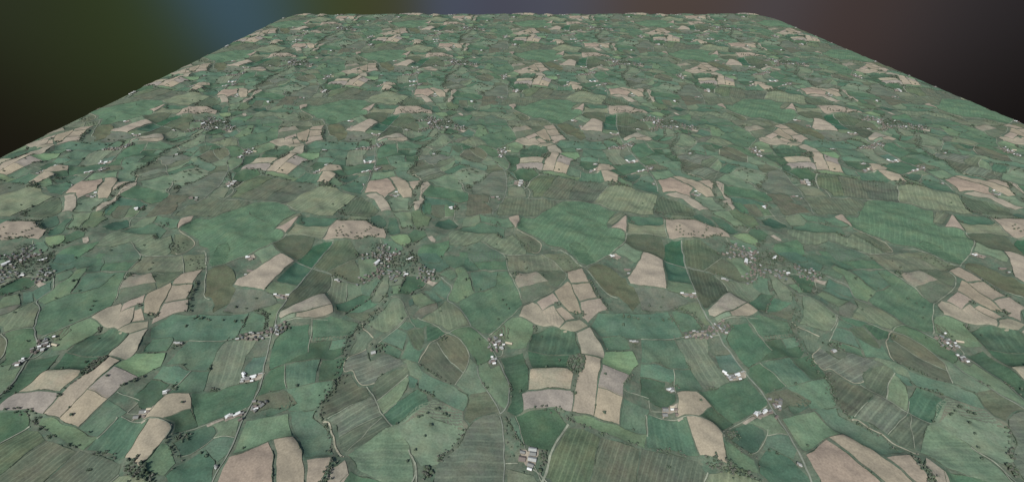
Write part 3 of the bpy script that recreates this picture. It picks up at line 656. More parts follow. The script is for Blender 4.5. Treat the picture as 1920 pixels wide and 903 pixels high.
MAT_TERRAIN = terrain_material()
MAT_HEDGE = plain_material('hedge_leaves', (80, 91, 75), 0.2, 1 / 7.0)
MAT_LEAF = [plain_material('tree_leaves', (94, 108, 90), 0.25, 1 / 3.0), plain_material('bare_twigs', (108, 111, 99), 0.25, 1 / 3.0),
            plain_material('olive_leaves', (92, 105, 83), 0.3, 1 / 3.0)]
MAT_BARK = plain_material('bark', (86, 80, 72), 0.2, 1.0)
MAT_ROAD = dict(road=plain_material('road_surface', (132, 138, 124), 0.10, 1 / 20.0), track=plain_material('farm_track', (146, 151, 132), 0.15, 1 / 26.0),
                chalk=plain_material('chalky_bank', (158, 155, 134), 0.18, 1 / 20.0), yard=plain_material('bare_yard', (160, 152, 136), 0.14, 1 / 14.0))
MAT_WALL = plain_material('wall_render', (140, 132, 120), 0.12, 0.3)
ROOF = dict(white=(222, 224, 219), pale=(170, 172, 166), grey=(134, 135, 130), slate=(118, 125, 123), blue=(138, 146, 145), dark=(98, 100, 97), brown=(124, 115, 108), cream=(190, 180, 156))
MAT_ROOF = {k: plain_material(k + '_roof', v, 0.07, 0.4, 0.8) for k, v in ROOF.items()}
MAT_EARTH = plain_material('cut_earth', (92, 84, 66), 0.2, 1 / 40.0)


# ------------------------------------------------------------------ mesh helpers
def mesh_from(name, verts, faces, mats, mat_idx=None, smooth=True):
    me = bpy.data.meshes.new(name)
    me.from_pydata([tuple(v) for v in verts], [], [tuple(f) for f in faces])
    for m in mats:
        me.materials.append(m)
    if mat_idx is not None:
        me.polygons.foreach_set('material_index', np.asarray(mat_idx, np.int32))
    me.polygons.foreach_set('use_smooth', np.full(len(me.polygons), smooth))
    me.update()
    return me


def link(name, me, parent=None):
    o = bpy.data.objects.new(name, me)
    COL.objects.link(o)
    if parent is not None:
        o.parent = parent
    return o


def resample(pts, step, closed):
    pts = [Vector(p) for p in pts]
    if closed:
        pts = pts + [pts[0]]
    out = []
    for a, b in zip(pts, pts[1:]):
        n = max(1, int((b - a).length / step))
        out += [a.lerp(b, k / n) for k in range(n)]
    if not closed:
        out.append(pts[-1])
    return np.array([(p.x, p.y) for p in out])


def smooth_line(pts, times=2):
    pts = [np.array(p) for p in pts]
    for _ in range(times):
        q = [pts[0]]
        for a, b in zip(pts, pts[1:]):
            q += [0.75 * a + 0.25 * b, 0.25 * a + 0.75 * b]
        pts = q + [pts[-1]]
    return [tuple(p) for p in pts]


WOB1, WOB2 = band(60, 160), band(60, 160)


def wobble(p, amt):
    i, j = (p[:, 0] / CELL).astype(int) % NG, (p[:, 1] / CELL).astype(int) % NG
    return p + amt * np.stack([WOB1[j, i], WOB2[j, i]], 1)


def area(p):
    return 0.5 * np.sum(p[:, 0] * np.roll(p[:, 1], -1) - np.roll(p[:, 0], -1) * p[:, 1])


# ------------------------------------------------------------------ camera, light, sky
cam_data = bpy.data.cameras.new('camera')
cam = bpy.data.objects.new('camera', cam_data)
COL.objects.link(cam)
cam_data.sensor_width = 36.0
cam_data.lens = F_PX / 1920.0 * 36.0
cam_data.clip_start, cam_data.clip_end = 1.0, 60000.0
cam.location = (0, 0, CAM_H)
cam.rotation_euler = (math.pi / 2 - PITCH, 0, -5.0 / (F_PX / math.cos(PITCH)))
scene.camera = cam
scene.render.resolution_x, scene.render.resolution_y = 1024, 481
scene.view_settings.view_transform = 'Standard'
scene.view_settings.look = 'None'
scene.view_settings.exposure = 0
scene.cycles.max_bounces = 4

SUN_EL, SUN_AZ = math.radians(47), math.radians(212)     # azimuth clockwise from +Y: light comes from behind the camera, left
sun_data = bpy.data.lights.new('sun', 'SUN')
sun_data.energy, sun_data.angle, sun_data.color = 4.2, math.radians(5.0), (1.0, 0.97, 0.93)
sun = bpy.data.objects.new('sun', sun_data)
COL.objects.link(sun)
to_sun = Vector((math.sin(SUN_AZ) * math.cos(SUN_EL), math.cos(SUN_AZ) * math.cos(SUN_EL), math.sin(SUN_EL)))
sun.rotation_euler = to_sun.to_track_quat('Z', 'Y').to_euler()
sun.location = to_sun * 3000

world = bpy.data.worlds.new('World')
scene.world = world
world.use_nodes = True
wt = world.node_tree
wt.nodes.clear()
w_out = wt.nodes.new('ShaderNodeOutputWorld')
sky = wt.nodes.new('ShaderNodeTexSky')
sky.sky_type = 'NISHITA'
sky.sun_disc = False
sky.sun_elevation, sky.sun_rotation = SUN_EL, SUN_AZ
bg_sky = wt.nodes.new('ShaderNodeBackground')
bg_sky.inputs[1].default_value = 0.09
wt.links.new(sky.outputs[0], bg_sky.inputs[0])
# below the horizon: the soft, far out-of-focus surroundings that show past the edges of the block
BLOBS = [(0, 0, (48, 50, 40)), (120, 70, (46, 52, 35)), (250, 40, (54, 62, 36)), (0, 200, (30, 24, 20)), (0, 280, (22, 17, 15)), (180, 130, (50, 56, 34)), (330, 90, (54, 62, 40)),
         (120, 170, (40, 40, 27)), (440, 30, (64, 90, 108)), (450, -40, (62, 84, 100)), (540, 5, (56, 66, 44)), (640, 5, (62, 68, 36)), (720, 8, (66, 66, 48)), (870, 8, (74, 84, 102)), (940, 8, (72, 66, 72)),
         (1010, 8, (78, 84, 100)), (1090, 8, (78, 76, 80)), (1200, 8, (80, 68, 62)), (1330, 15, (76, 64, 59)), (1460, 20, (76, 72, 76)), (1580, 30, (72, 60, 56)), (1640, 70, (74, 60, 55)),
         (1720, 30, (70, 67, 69)), (1830, 30, (56, 54, 57)), (1910, 20, (42, 40, 41)), (1780, 110, (52, 49, 49)), (1910, 110, (24, 22, 22)), (1900, 190, (17, 15, 14)), (1800, 150, (38, 33, 31)),
         (300, 300, (24, 20, 15)), (960, 300, (38, 36, 32)), (1700, 300, (20, 18, 17)), (600, -120, (66, 72, 52)), (1300, -120, (84, 76, 72)), (960, 900, (14, 13, 12)), (0, 900, (14, 12, 11)), (1920, 900, (12, 11, 11))]
geo = wt.nodes.new('ShaderNodeTexCoord')
rot = cam.rotation_euler.to_matrix()
num = den = None
for px, py, c in BLOBS:
    d = (rot @ Vector(((px - 960) / F_PX, -(py - 451.5) / F_PX, -1.0))).normalized()
    dn = wt.nodes.new('ShaderNodeVectorMath')
    dn.operation = 'DOT_PRODUCT'
    wt.links.new(geo.outputs['Generated'], dn.inputs[0])
    dn.inputs[1].default_value = d
    wgt = math_(wt, 'EXPONENT', math_(wt, 'MULTIPLY', math_(wt, 'SUBTRACT', dn.outputs['Value'], 1.0), 260.0 if py < 250 else 60.0))
    wgt = math_(wt, 'ADD', wgt, 1e-7)
    sc = wt.nodes.new('ShaderNodeVectorMath')
    sc.operation = 'SCALE'
    c = (c[0], c[1] * 1.06, c[2]) if px < 640 and c[1] > c[2] else ((c[0] * 0.94, c[1] * 0.92, c[2] * 0.92) if px > 1500 else c)
    sc.inputs[0].default_value = lin(c)
    wt.links.new(wgt, sc.inputs['Scale'])
    if num is None:
        num, den = sc.outputs[0], wgt
    else:
        ad = wt.nodes.new('ShaderNodeVectorMath')
        ad.operation = 'ADD'
        wt.links.new(num, ad.inputs[0])
        wt.links.new(sc.outputs[0], ad.inputs[1])
        num, den = ad.outputs[0], math_(wt, 'ADD', den, wgt)
fin = wt.nodes.new('ShaderNodeVectorMath')
fin.operation = 'SCALE'
wt.links.new(num, fin.inputs[0])
wt.links.new(math_(wt, 'DIVIDE', 1.0, den), fin.inputs['Scale'])
bg_low = wt.nodes.new('ShaderNodeBackground')
wt.links.new(fin.outputs[0], bg_low.inputs[0])
sepz = wt.nodes.new('ShaderNodeSeparateXYZ')
wt.links.new(geo.outputs['Generated'], sepz.inputs[0])
up = N(wt, 'ShaderNodeMapRange')
up.inputs[1].default_value, up.inputs[2].default_value = -0.02, 0.06
wt.links.new(sepz.outputs[2], up.inputs[0])
mx = wt.nodes.new('ShaderNodeMixShader')
wt.links.new(up.outputs[0], mx.inputs[0])
wt.links.new(bg_low.outputs[0], mx.inputs[1])
wt.links.new(bg_sky.outputs[0], mx.inputs[2])
wt.links.new(mx.outputs[0], w_out.inputs[0])

# ------------------------------------------------------------------ terrain block
STEP = 8.0
nx, ny = int((X1 - X0) / STEP) + 1, int((Y1 - Y0) / STEP) + 1
gx, gy = np.meshgrid(np.linspace(X0, X1, nx), np.linspace(Y0, Y1, ny))
vx, vy = clamp(gx.ravel(), gy.ravel())
vz = height(vx, vy) + droop(vx, vy) - 0.9
idx = np.arange(nx * ny).reshape(ny, nx)
quads = np.stack([idx[:-1, :-1], idx[:-1, 1:], idx[1:, 1:], idx[1:, :-1]], -1).reshape(-1, 4)
ring = np.concatenate([idx[0, :], idx[1:, -1], idx[-1, -2::-1], idx[-2:0:-1, 0]])
base = len(vx)
rx, ry = vx[ring], vy[ring]
nr = len(ring)
verts = np.concatenate([np.stack([vx, vy, vz], 1), np.stack([rx, ry, np.full(nr, -190.0)], 1)])
low = base + np.arange(nr)
side = np.stack([ring, low, np.roll(low, -1), np.roll(ring, -1)], 1)
faces = [tuple(q) for q in quads.tolist()] + [tuple(q) for q in side.tolist()] + [tuple(low[::-1].tolist())]
me = mesh_from('terrain', verts.tolist(), faces, [MAT_TERRAIN, MAT_EARTH], [0] * len(quads) + [1] * (len(side) + 1))
terrain = link('terrain', me)
terrain['kind'] = 'structure'
terrain['label'] = 'rectangular block of rolling farmland with rounded far corners'

# ------------------------------------------------------------------ where each repeat falls
TILES = [(i, j) for j in range(-2, 6) for i in range(-5, 5)]
ROWW = ['front', 'second', 'third', 'fourth', 'farthest']
COLW = ['far left', 'left', 'middle', 'right', 'far right']


def in_view(x, y, pad=0.0):
    if y / T + 0.5575 < 0.3:
        return False
    px, py = project(x, y)
    return -pad < px < 1920 + pad and -pad < py < 903 + pad


def where(x, y):
    r = int(np.clip(math.floor(y / T + 0.5575 - 0.9), 0, 4))
    c = int(np.clip(math.floor((x - X0) / (X1 - X0) * 5), 0, 4))
    return f'{ROWW[r]} row {COLW[c]}'


PLACE_XY = [(zpt(z, x, y), n) for z, x, y, n in PLACES]


def near(x, y):
    best = None
    for (ax, ay), n in PLACE_XY:
        dx, dy = (x - ax + T / 2) % T - T / 2, (y - ay + T / 2) % T - T / 2
        d = math.hypot(dx, dy)
        if best is None or d < best[0]:
            best = (d, dx, dy, n)
    d, dx, dy, n = best
    if d < 45:
        return f'at the {n}'
    if abs(dx) > abs(dy):
        return f'right of the {n}' if dx > 0 else f'left of the {n}'
    return f'beyond the {n}' if dy > 0 else f'before the {n}'


ORD = ['', 'second', 'third', 'fourth', 'fifth', 'sixth', 'seventh', 'eighth', 'ninth', 'tenth', 'eleventh', 'twelfth', 'thirteenth', 'fourteenth', 'fifteenth',
       'sixteenth', 'seventeenth', 'eighteenth', 'nineteenth', 'twentieth']


def write_labels(items, group):
    """items: (object, short description, x, y); the repeats of one description are told apart by their order from the left"""
    by = {}
    for o, desc, x, y in items:
        by.setdefault(f'{desc} {near(x, y)}, {where(x, y)}', []).append((project(x, y)[0], o))
    for text, lst in by.items():
        lst.sort(key=lambda q: q[0])
        for n, (_, o) in enumerate(lst):
            if len(lst) == 1:
                o['label'] = text
            elif n == 0:
                o['label'] = 'leftmost ' + text
            elif n == len(lst) - 1:
                o['label'] = 'rightmost ' + text
            elif n < len(ORD):
                o['label'] = f'{ORD[n]}-from-left ' + text
            else:
                o['label'] = f'{text}, one of the last on its right'
            o['group'] = group


def merge(name, parts, mats, label, cat, smooth=True, kind='stuff'):
    """parts: (verts, faces as padded quads (-1 = triangle), material index per face)"""
    V, Fq, Mi, off = [], [], [], 0
    for v, f, mi in parts:
        V.append(v)
        f = f.copy()
        f[f >= 0] += off
        Fq.append(f)
        Mi.append(mi)
        off += len(v)
    if not V:
        return None
    V, Fq, Mi = np.concatenate(V), np.concatenate(Fq), np.concatenate(Mi)
    me = bpy.data.meshes.new(name)
    tri = Fq[:, 3] < 0
    sizes = np.where(tri, 3, 4)
    loops = Fq.ravel()[(Fq.ravel() >= 0)]
    me.vertices.add(len(V))
    me.vertices.foreach_set('co', V.astype(np.float32).ravel())
    me.loops.add(len(loops))
    me.loops.foreach_set('vertex_index', loops.astype(np.int32))
    me.polygons.add(len(sizes))
    starts = np.concatenate([[0], np.cumsum(sizes)[:-1]])
    me.polygons.foreach_set('loop_start', starts.astype(np.int32))
    me.polygons.foreach_set('loop_total', sizes.astype(np.int32))
    for m in mats:
        me.materials.append(m)
    me.polygons.foreach_set('material_index', Mi.astype(np.int32))
    me.polygons.foreach_set('use_smooth', np.full(len(sizes), smooth))
    me.update(calc_edges=True)
    me.validate()
    o = link(name, me)
    o['kind'] = kind
    o['label'] = label
    if kind == 'stuff':
        o['category'] = cat
    return o


def as_arrays(me):
    v = np.empty(len(me.vertices) * 3, np.float32)
    me.vertices.foreach_get('co', v)
    f = np.full((len(me.polygons), 4), -1, int)
    for p in me.polygons:
        f[p.index, :len(p.vertices)] = p.vertices[:]
    return v.reshape(-1, 3).astype(float), f


# ------------------------------------------------------------------ fields
FIELD_ME = []
for n, ((z, k, pts, st), poly) in enumerate(zip(FIELDS, POLYS)):
    p = np.array(poly)
    if area(p) < 0:
        p = p[::-1]
    p = wobble(resample([tuple(q) for q in p], 9.0, True), 1.3)
    tang = np.roll(p, -1, 0) - np.roll(p, 1, 0)
    tang /= np.maximum(np.linalg.norm(tang, axis=1, keepdims=True), 1e-6)
    p = p + 0.5 * np.stack([-tang[:, 1], tang[:, 0]], 1)
    c = p.mean(0)
    lo, hi = p.min(0), p.max(0)
    gxx, gyy = np.meshgrid(np.arange(lo[0], hi[0], 9.0), np.arange(lo[1], hi[1], 9.0))
    q = np.stack([gxx.ravel(), gyy.ravel()], 1)
    ins = np.zeros(len(q), bool)
    for (ax, ay), (bx, by) in zip(p, np.roll(p, -1, 0)):
        cnd = (ay > q[:, 1]) != (by > q[:, 1])
        with np.errstate(divide='ignore', invalid='ignore'):
            ins ^= cnd & (q[:, 0] < (bx - ax) * (q[:, 1] - ay) / (by - ay) + ax)
    q = q[ins]
    allp = [Vector(v) for v in p - c] + [Vector(v) for v in q - c]
    nb = len(p)
    vv, _, ff, *_ = delaunay_2d_cdt(allp, [], [list(range(nb))], 1, 0.01)
    xy = np.array([(v.x, v.y) for v in vv])
    zz = height(xy[:, 0] + c[0], xy[:, 1] + c[1]) + 0.004 * n
    stripe = None
    if st:
        a, b = zpt(z, st[0], st[1]), zpt(z, st[2], st[3])
        stripe = (math.atan2(b[1] - a[1], b[0] - a[0]), st[4], st[5] * 0.6)
    jit = rng.normal(0, 1.4, 3) + float(np.clip(rng.normal(0, 5.0 if C_[k][1] > C_[k][0] else 2.0), -9, 9))
    edge = [(math.dist(u, w), math.atan2(w[1] - u[1], w[0] - u[0])) for u, w in zip(poly, poly[1:] + poly[:1])]
    mat = land_material(f'{k}_land', np.array(C_[k]) + jit, stripe, n + 1, 1.0, stripe[0] if stripe else max(edge)[1])
    me = mesh_from('field', np.concatenate([xy, zz[:, None]], 1).tolist(), ff, [mat])
    if len(me.polygons) and me.polygons[0].normal.z < 0:
        me.flip_normals()
    FIELD_ME.append((me, c, mat, abs(area(p)), k))

placed = []
for n, (me, c, mat, ar, k) in enumerate(FIELD_ME):
    for i, j in TILES:
        x, y = c[0] + i * T, c[1] + j * T
        r = math.sqrt(ar)
        if edge_dist(x, y) > r * 1.2 or y < Y0 - r:
            continue
        t = y / T + 0.5575
        seen = any(in_view(x + a * r * 0.5, y + b * r * 0.5) for a, b in ((0, 0), (1, 0), (-1, 0), (0, 1), (0, -1)))
        vis = ar / max(t, 0.3) ** 3 if seen else 0
        placed.append((vis, n, i, j, x, y, seen))
placed.sort(key=lambda q: -q[0])
field_items, far = [], []
mats_all = [f[2] for f in FIELD_ME]
mat_index = {m.name: i for i, m in enumerate(mats_all)}
for rank, (vis, n, i, j, x, y, seen) in enumerate(placed):
    me, c, mat, ar, k = FIELD_ME[n]
    v = np.empty(len(me.vertices) * 3, np.float32)
    me.vertices.foreach_get('co', v)
    v = v.reshape(-1, 3).astype(float)
    wx, wy = v[:, 0] + x, v[:, 1] + y
    border = (edge_dist(wx, wy) > -300).any()
    if border:
        cx_, cy_ = clamp(wx, wy)
        v2 = np.stack([cx_ - x, cy_ - y, v[:, 2] + droop(cx_, cy_)], 1)
        inside = edge_dist(wx, wy) < 0
        if not inside.any():
            continue
    else:
        v2, inside = v, None
    if rank < 300 and vis > 0:
        if border:
            me2 = me.copy()
            me2.vertices.foreach_set('co', v2.astype(np.float32).ravel())
            me2.update()
            bm = bmesh.new()
            bm.from_mesh(me2)
            bad = [f for f in bm.faces if not any(inside[q.index] for q in f.verts)]
            bmesh.ops.delete(bm, geom=bad, context='FACES')
            bm.to_mesh(me2)
            bm.free()
        else:
            me2 = me
        o = link('field', me2)
        o.location = (x, y, 0)
        o['kind'] = 'structure'
        size = 'small' if ar < 14000 else ('large' if ar > 48000 else 'middling')
        field_items.append((o, f'{size} {NAMES[k]} field', x, y))
    else:
        f = np.full((len(me.polygons), 4), -1, int)
        lv = np.empty(len(me.loops), np.int32)
        me.loops.foreach_get('vertex_index', lv)
        f[:, :3] = lv.reshape(-1, 3)
        if border:
            f = f[inside[f[:, :3]].any(1)]
        vw = v2 + np.array([x, y, 0])
        far.append((vw, f, np.full(len(f), mat_index[mat.name])))
write_labels(field_items, 'fields of the patchwork farmland')
merge('field_patchwork', far, mats_all, 'far patchwork of small green and tan fields receding to the block edge', 'farmland')

# ------------------------------------------------------------------ roads and tracks (one set per repeat, laid on the land)
road_xy = []


def ribbon(pts, width, lift):
    p = resample(smooth_line(pts), 8.0, False)
    p = wobble(p, 1.0)
    tg = np.gradient(p, axis=0)
    tg /= np.maximum(np.linalg.norm(tg, axis=1, keepdims=True), 1e-6)
    nr_ = np.stack([-tg[:, 1], tg[:, 0]], 1)
    w = width * 0.29 * (1 + 0.12 * np.sin(np.arange(len(p)) * 1.7))[:, None]
    rows = [p - nr_ * w, p, p + nr_ * w]
    n = len(p)
    V = np.concatenate([np.concatenate([r, (height(r[:, 0], r[:, 1]) + lift)[:, None]], 1) for r in rows])
    Fq = [(a * n + k, a * n + k + 1, (a + 1) * n + k + 1, (a + 1) * n + k) for a in range(2) for k in range(n - 1)]
    Fq = [f[::-1] for f in Fq]
    return V, np.array(Fq), p


ROAD_ME = []
for kind_ in ('road', 'track', 'chalk'):
    for q, (z, kd, w, pts) in enumerate(ROADS):
        if kd != kind_:
            continue
        V, Fq, p = ribbon([zpt(z, x, y) for x, y in pts], w, 1.0 + 0.006 * q + (0.3 if kd == 'road' else 0))
        ROAD_ME.append((kind_, V, Fq))
        road_xy.append(p)
for blob in [('B',[(560,540),(620,535),(640,560),(680,515),(760,530),(765,590),(730,620),(725,690),(690,700),(620,700),(600,670),(625,600),(560,600)]),
             ('C',[(245,60),(400,50),(405,200),(380,130),(300,130),(250,180)]),('G',[(960,560),(1010,590),(1090,560),(1190,545),(1195,610),(1010,650)]),
             ('C',[(1270,160),(1330,120),(1480,110),(1490,150),(1360,190),(1340,220)]),('G',[(480,160),(640,130),(760,145),(740,165),(560,175)]),
             ('M',[(1440,520),(1500,505),(1560,560),(1550,595),(1500,590)]),('C',[(400,215),(450,205),(470,225),(420,240)]),('J',[(1690,30),(1760,20),(1820,60),(1780,90)]),
             ('K',[(670,485),(700,478),(850,485),(855,500),(740,520)]),('C',[(1140,230),(1260,165),(1300,190),(1180,255)]),('I',[(1440,300),(1560,330),(1500,365),(1420,330)])]:
    p = wobble(resample([zpt(blob[0], x, y) for x, y in blob[1]], 6.0, True), 1.2)
    c = p.mean(0)
    vv, _, ff, *_ = delaunay_2d_cdt([Vector(v) for v in p - c], [], [list(range(len(p)))], 1, 0.01)
    xy = np.array([(v.x, v.y) for v in vv]) + c
    f = np.full((len(ff), 4), -1, int)
    f[:, :3] = [t if (np.cross(xy[t[1]] - xy[t[0]], xy[t[2]] - xy[t[0]]) > 0) else t[::-1] for t in ff]
    ROAD_ME.append(('yard', np.concatenate([xy, (height(xy[:, 0], xy[:, 1]) + 0.85)[:, None]], 1), f))
rmats = [MAT_ROAD[k] for k in ('road', 'track', 'chalk', 'yard')]
for part_name, kinds in (('road', ('road',)), ('farm_track', ('track', 'chalk')), ('farmyard_ground', ('yard',))):
    for i, j in TILES:
        parts = []
        for kd, V, Fq in ROAD_ME:
            if kd not in kinds:
                continue
            W = V + np.array([i * T, j * T, 0])
            ins = edge_dist(W[:, 0], W[:, 1]) < -1.0
            ok = np.where(Fq >= 0, ins[np.maximum(Fq, 0)], True).all(1)
            if not ok.any():
                continue
            W[:, 2] += droop(W[:, 0], W[:, 1])
            parts.append((W, Fq[ok], np.full(int(ok.sum()), ('road', 'track', 'chalk', 'yard').index(kd))))
        if parts:
            o = merge(part_name, parts, rmats, 'x', '', kind='structure')
            cx_, cy_ = parts[0][0][:, 0].mean(), parts[0][0][:, 1].mean()
            del o['label']

# ------------------------------------------------------------------ hedges along the field edges
taken = {}


def grid_key(x, y, s=7.0):
    n = int(T / s)
    return int((x % T) / T * n) % n, int((y % T) / T * n) % n, n


def mark(x, y):
    a, b, n = grid_key(x, y)
    taken[(a, b)] = True


def is_taken(x, y, r=1):
    a, b, n = grid_key(x, y)
    return any(((a + da) % n, (b + db) % n) in taken for da in range(-r, r + 1) for db in range(-r, r + 1))


for p in road_xy:
    for x, y in p:
        mark(x, y)
GAP = band(90, 260)
HEDGES = []           # (points, width, height, land kind)
order = sorted(range(len(FIELDS)), key=lambda n: -FIELD_ME[n][3])
for n in order:
    z, k, pts, st = FIELDS[n]
    p = resample(POLYS[n], 7.0, True)
    p = wobble(p, 1.3)
    keep = []
    for x, y in p:
        g = GAP[int(y / CELL) % NG, int(x / CELL) % NG]
        keep.append(not is_taken(x, y) and g > -0.15)
    run, runs = [], []
    for q, ok in zip(list(p) + [p[0]], keep + [False]):
        if ok:
            run.append(tuple(q))
        else:
            if len(run) >= 5:
                runs.append(run)
            run = []
    for r in runs:
        while len(r) > 3:
            m = min(len(r), random.randint(18, 40))
            if len(r) - m < 8:
                m = len(r)
            seg = r[:m]
            r = r[m - 1:] if m < len(r) else []
            HEDGES.append((seg, random.choice((1.1, 1.4, 1.9, 2.6, 3.8)) * random.uniform(.9, 1.15), random.uniform(0.7, 1.8), k))
    for q, ok in zip(p, keep):
        mark(*q)


def hedge_arrays(seg, w, h):
    p = np.array(seg)
    tg = np.gradient(p, axis=0)
    tg /= np.maximum(np.linalg.norm(tg, axis=1, keepdims=True), 1e-6)
    nr_ = np.stack([-tg[:, 1], tg[:, 0]], 1)
    n = len(p)
    prof = [(-1, -0.9), (-0.85, 0.7), (0, 1.0), (0.85, 0.7), (1, -0.9)]
    jw = 1 + rng.normal(0, 0.28, (n, 1))
    jw[0] = jw[-1] = 0.3
    off = rng.normal(0, 0.5, (n, 1))
    rows = []
    for a, b in prof:
        xy = p + nr_ * (a * w * 0.5 * jw + off)
        zz = height(xy[:, 0], xy[:, 1]) + 0.3 + b * h * (jw[:, 0] if b > 0 else 1)
        rows.append(np.concatenate([xy, zz[:, None]], 1))
    V = np.concatenate(rows)
    Fq = np.array([(a * n + q, (a + 1) * n + q, (a + 1) * n + q + 1, a * n + q + 1) for a in range(4) for q in range(n - 1)])[:, ::-1]
    return V, Fq


hedge_placed, HM = [], []
for n, (seg, w, h, k) in enumerate(HEDGES):
    V, Fq = hedge_arrays(seg, w, h)
    c = np.array([V[:, 0].mean(), V[:, 1].mean(), 0])
    HM.append((V - c, Fq, c, None))
    for i, j in TILES:
        x, y = c[0] + i * T, c[1] + j * T
        if edge_dist(x, y) > -10 or not in_view(x, y, 420):
            continue
        t = y / T + 0.5575
        hedge_placed.append((len(seg) * w / t ** 2 if in_view(x, y) and t > .95 else 0, n, i, j, x, y))
hedge_placed.sort(key=lambda q: -q[0])
items, rest, cache = [], [], {}
for rank, (vis, n, i, j, x, y) in enumerate(hedge_placed):
    V, Fq, c, _ = HM[n]
    W = V + np.array([x, y, 0])
    near_edge = (edge_dist(W[:, 0], W[:, 1]) > -280).any()
    if (edge_dist(W[:, 0], W[:, 1]) > -22).any():
        continue
    if len(items) < 300 and vis > 0 and not near_edge:
        if n not in cache:
            cache[n] = mesh_from('hedge', V.tolist(), Fq.tolist(), [MAT_HEDGE])
        o = link('hedge', cache[n])
        o.location = (x, y, 0)
        o['category'] = 'hedge'
        ln = len(HEDGES[n][0]) * 7
        items.append((o, f'{"short" if ln < 110 else "long"} hedge by {NAMES[HEDGES[n][3]].replace("dark grey-green", "grey-green")} field', x, y))
    else:
        W[:, 2] += droop(W[:, 0], W[:, 1])
        rest.append((W, Fq, np.zeros(len(Fq), int)))
write_labels(items, 'hedges between the fields')
merge('hedge_network', rest, [MAT_HEDGE], 'thin dark hedge lines between the distant fields', 'hedges')

# ------------------------------------------------------------------ trees
def tree_shape(seed, kind):
    r = random.Random(seed)
    V, Fq = [], []
    nleaf = 46
    for q in range(nleaf):
        a, u = r.uniform(0, 2 * math.pi), r.uniform(-0.75, 1.0)
        rad = (r.uniform(0.45, 1.0)) * math.sqrt(max(0.0, 1 - u * u)) * (1 + 0.25 * math.sin(3 * a + seed))
        c = Vector((math.cos(a) * rad * 0.5, math.sin(a) * rad * 0.5, 0.62 + 0.36 * u))
        s = r.uniform(0.10, 0.19)
        nrm = (c - Vector((0, 0, 0.5))).normalized() + Vector((r.uniform(-.6, .6), r.uniform(-.6, .6), r.uniform(-.3, .6)))
        qv = nrm.to_track_quat('Z', 'Y')
        b = len(V)
        for dx, dy in ((-1, -0.7), (0.8, -1), (1, 0.8), (-0.7, 1)):
            V.append(tuple(c + qv @ Vector((dx * s, dy * s, r.uniform(-.25, .25) * s))))
        Fq.append((b, b + 1, b + 2, b + 3))
    TV, TF = [], []
    for zz, rr in ((-0.12, 0.05), (0.3, 0.035), (0.62, 0.02)):
        for q in range(5):
            TV.append((rr * math.cos(q * 1.2566), rr * math.sin(q * 1.2566), zz))
    for a in range(2):
        for q in range(5):
            TF.append((a * 5 + q, a * 5 + (q + 1) % 5, a * 5 + 5 + (q + 1) % 5, a * 5 + 5 + q))
    for ang in (0.3, 2.4, 4.5):
        b = len(TV)
        for (t, w) in ((0.0, 0.02), (1.0, 0.008)):
            o = Vector((math.cos(ang) * 0.3 * t, math.sin(ang) * 0.3 * t, 0.35 + 0.35 * t))
            TV += [tuple(o + Vector((w, 0, 0))), tuple(o + Vector((-w * .5, w * .9, 0))), tuple(o + Vector((-w * .5, -w * .9, 0)))]
        for q in range(3):
            TF.append((b + q, b + (q + 1) % 3, b + 3 + (q + 1) % 3, b + 3 + q))
    return np.array(V), np.array(Fq), np.array(TV), np.array(TF)


SHAPES = []
for s in range(9):
    V, Fq, TV, TF = tree_shape(s + 3, s % 3)
    SHAPES.append((V, Fq, TV, TF, mesh_from('crown', V.tolist(), Fq.tolist(), [MAT_LEAF[s % 3]], smooth=False), mesh_from('tree', TV.tolist(), TF.tolist(), [MAT_BARK])))
TREES = []            # x, y, size, shape


def rand_in(poly):
    p = np.array(poly)
    lo, hi = p.min(0), p.max(0)
    while True:
        x, y = random.uniform(lo[0], hi[0]), random.uniform(lo[1], hi[1])
        ins = False
        for (ax, ay), (bx, by) in zip(p, np.roll(p, -1, 0)):
            if (ay > y) != (by > y) and x < (bx - ax) * (y - ay) / (by - ay) + ax:
                ins = not ins
        if ins:
            return x, y


def pick():
    return random.choice((0, 0, 1, 1, 2)) + 3 * random.randint(0, 2)


for z, cnt, pts, spread, (s0, s1) in WOODS:
    w = [zpt(z, x, y) for x, y in pts]
    if spread is None:
        for _ in range(cnt):
            TREES.append((*rand_in(w), random.uniform(s0, s1), pick()))
    else:
        line = resample(w, 3.0, False)
        for _ in range(cnt):
            q = line[random.randrange(len(line))]
            TREES.append((q[0] + random.gauss(0, spread), q[1] + random.gauss(0, spread), random.uniform(s0, s1), pick()))
for z, x, y in LONE:
    TREES.append((*zpt(z, x, y), random.uniform(7, 10), 3 * random.randint(0, 2)))
for seg, w, h, k in HEDGES:
    for q in seg:
        if random.random() < 0.045:
            TREES.append((q[0] + random.uniform(-2, 2), q[1] + random.uniform(-2, 2), random.uniform(3.5, 6.5), pick()))

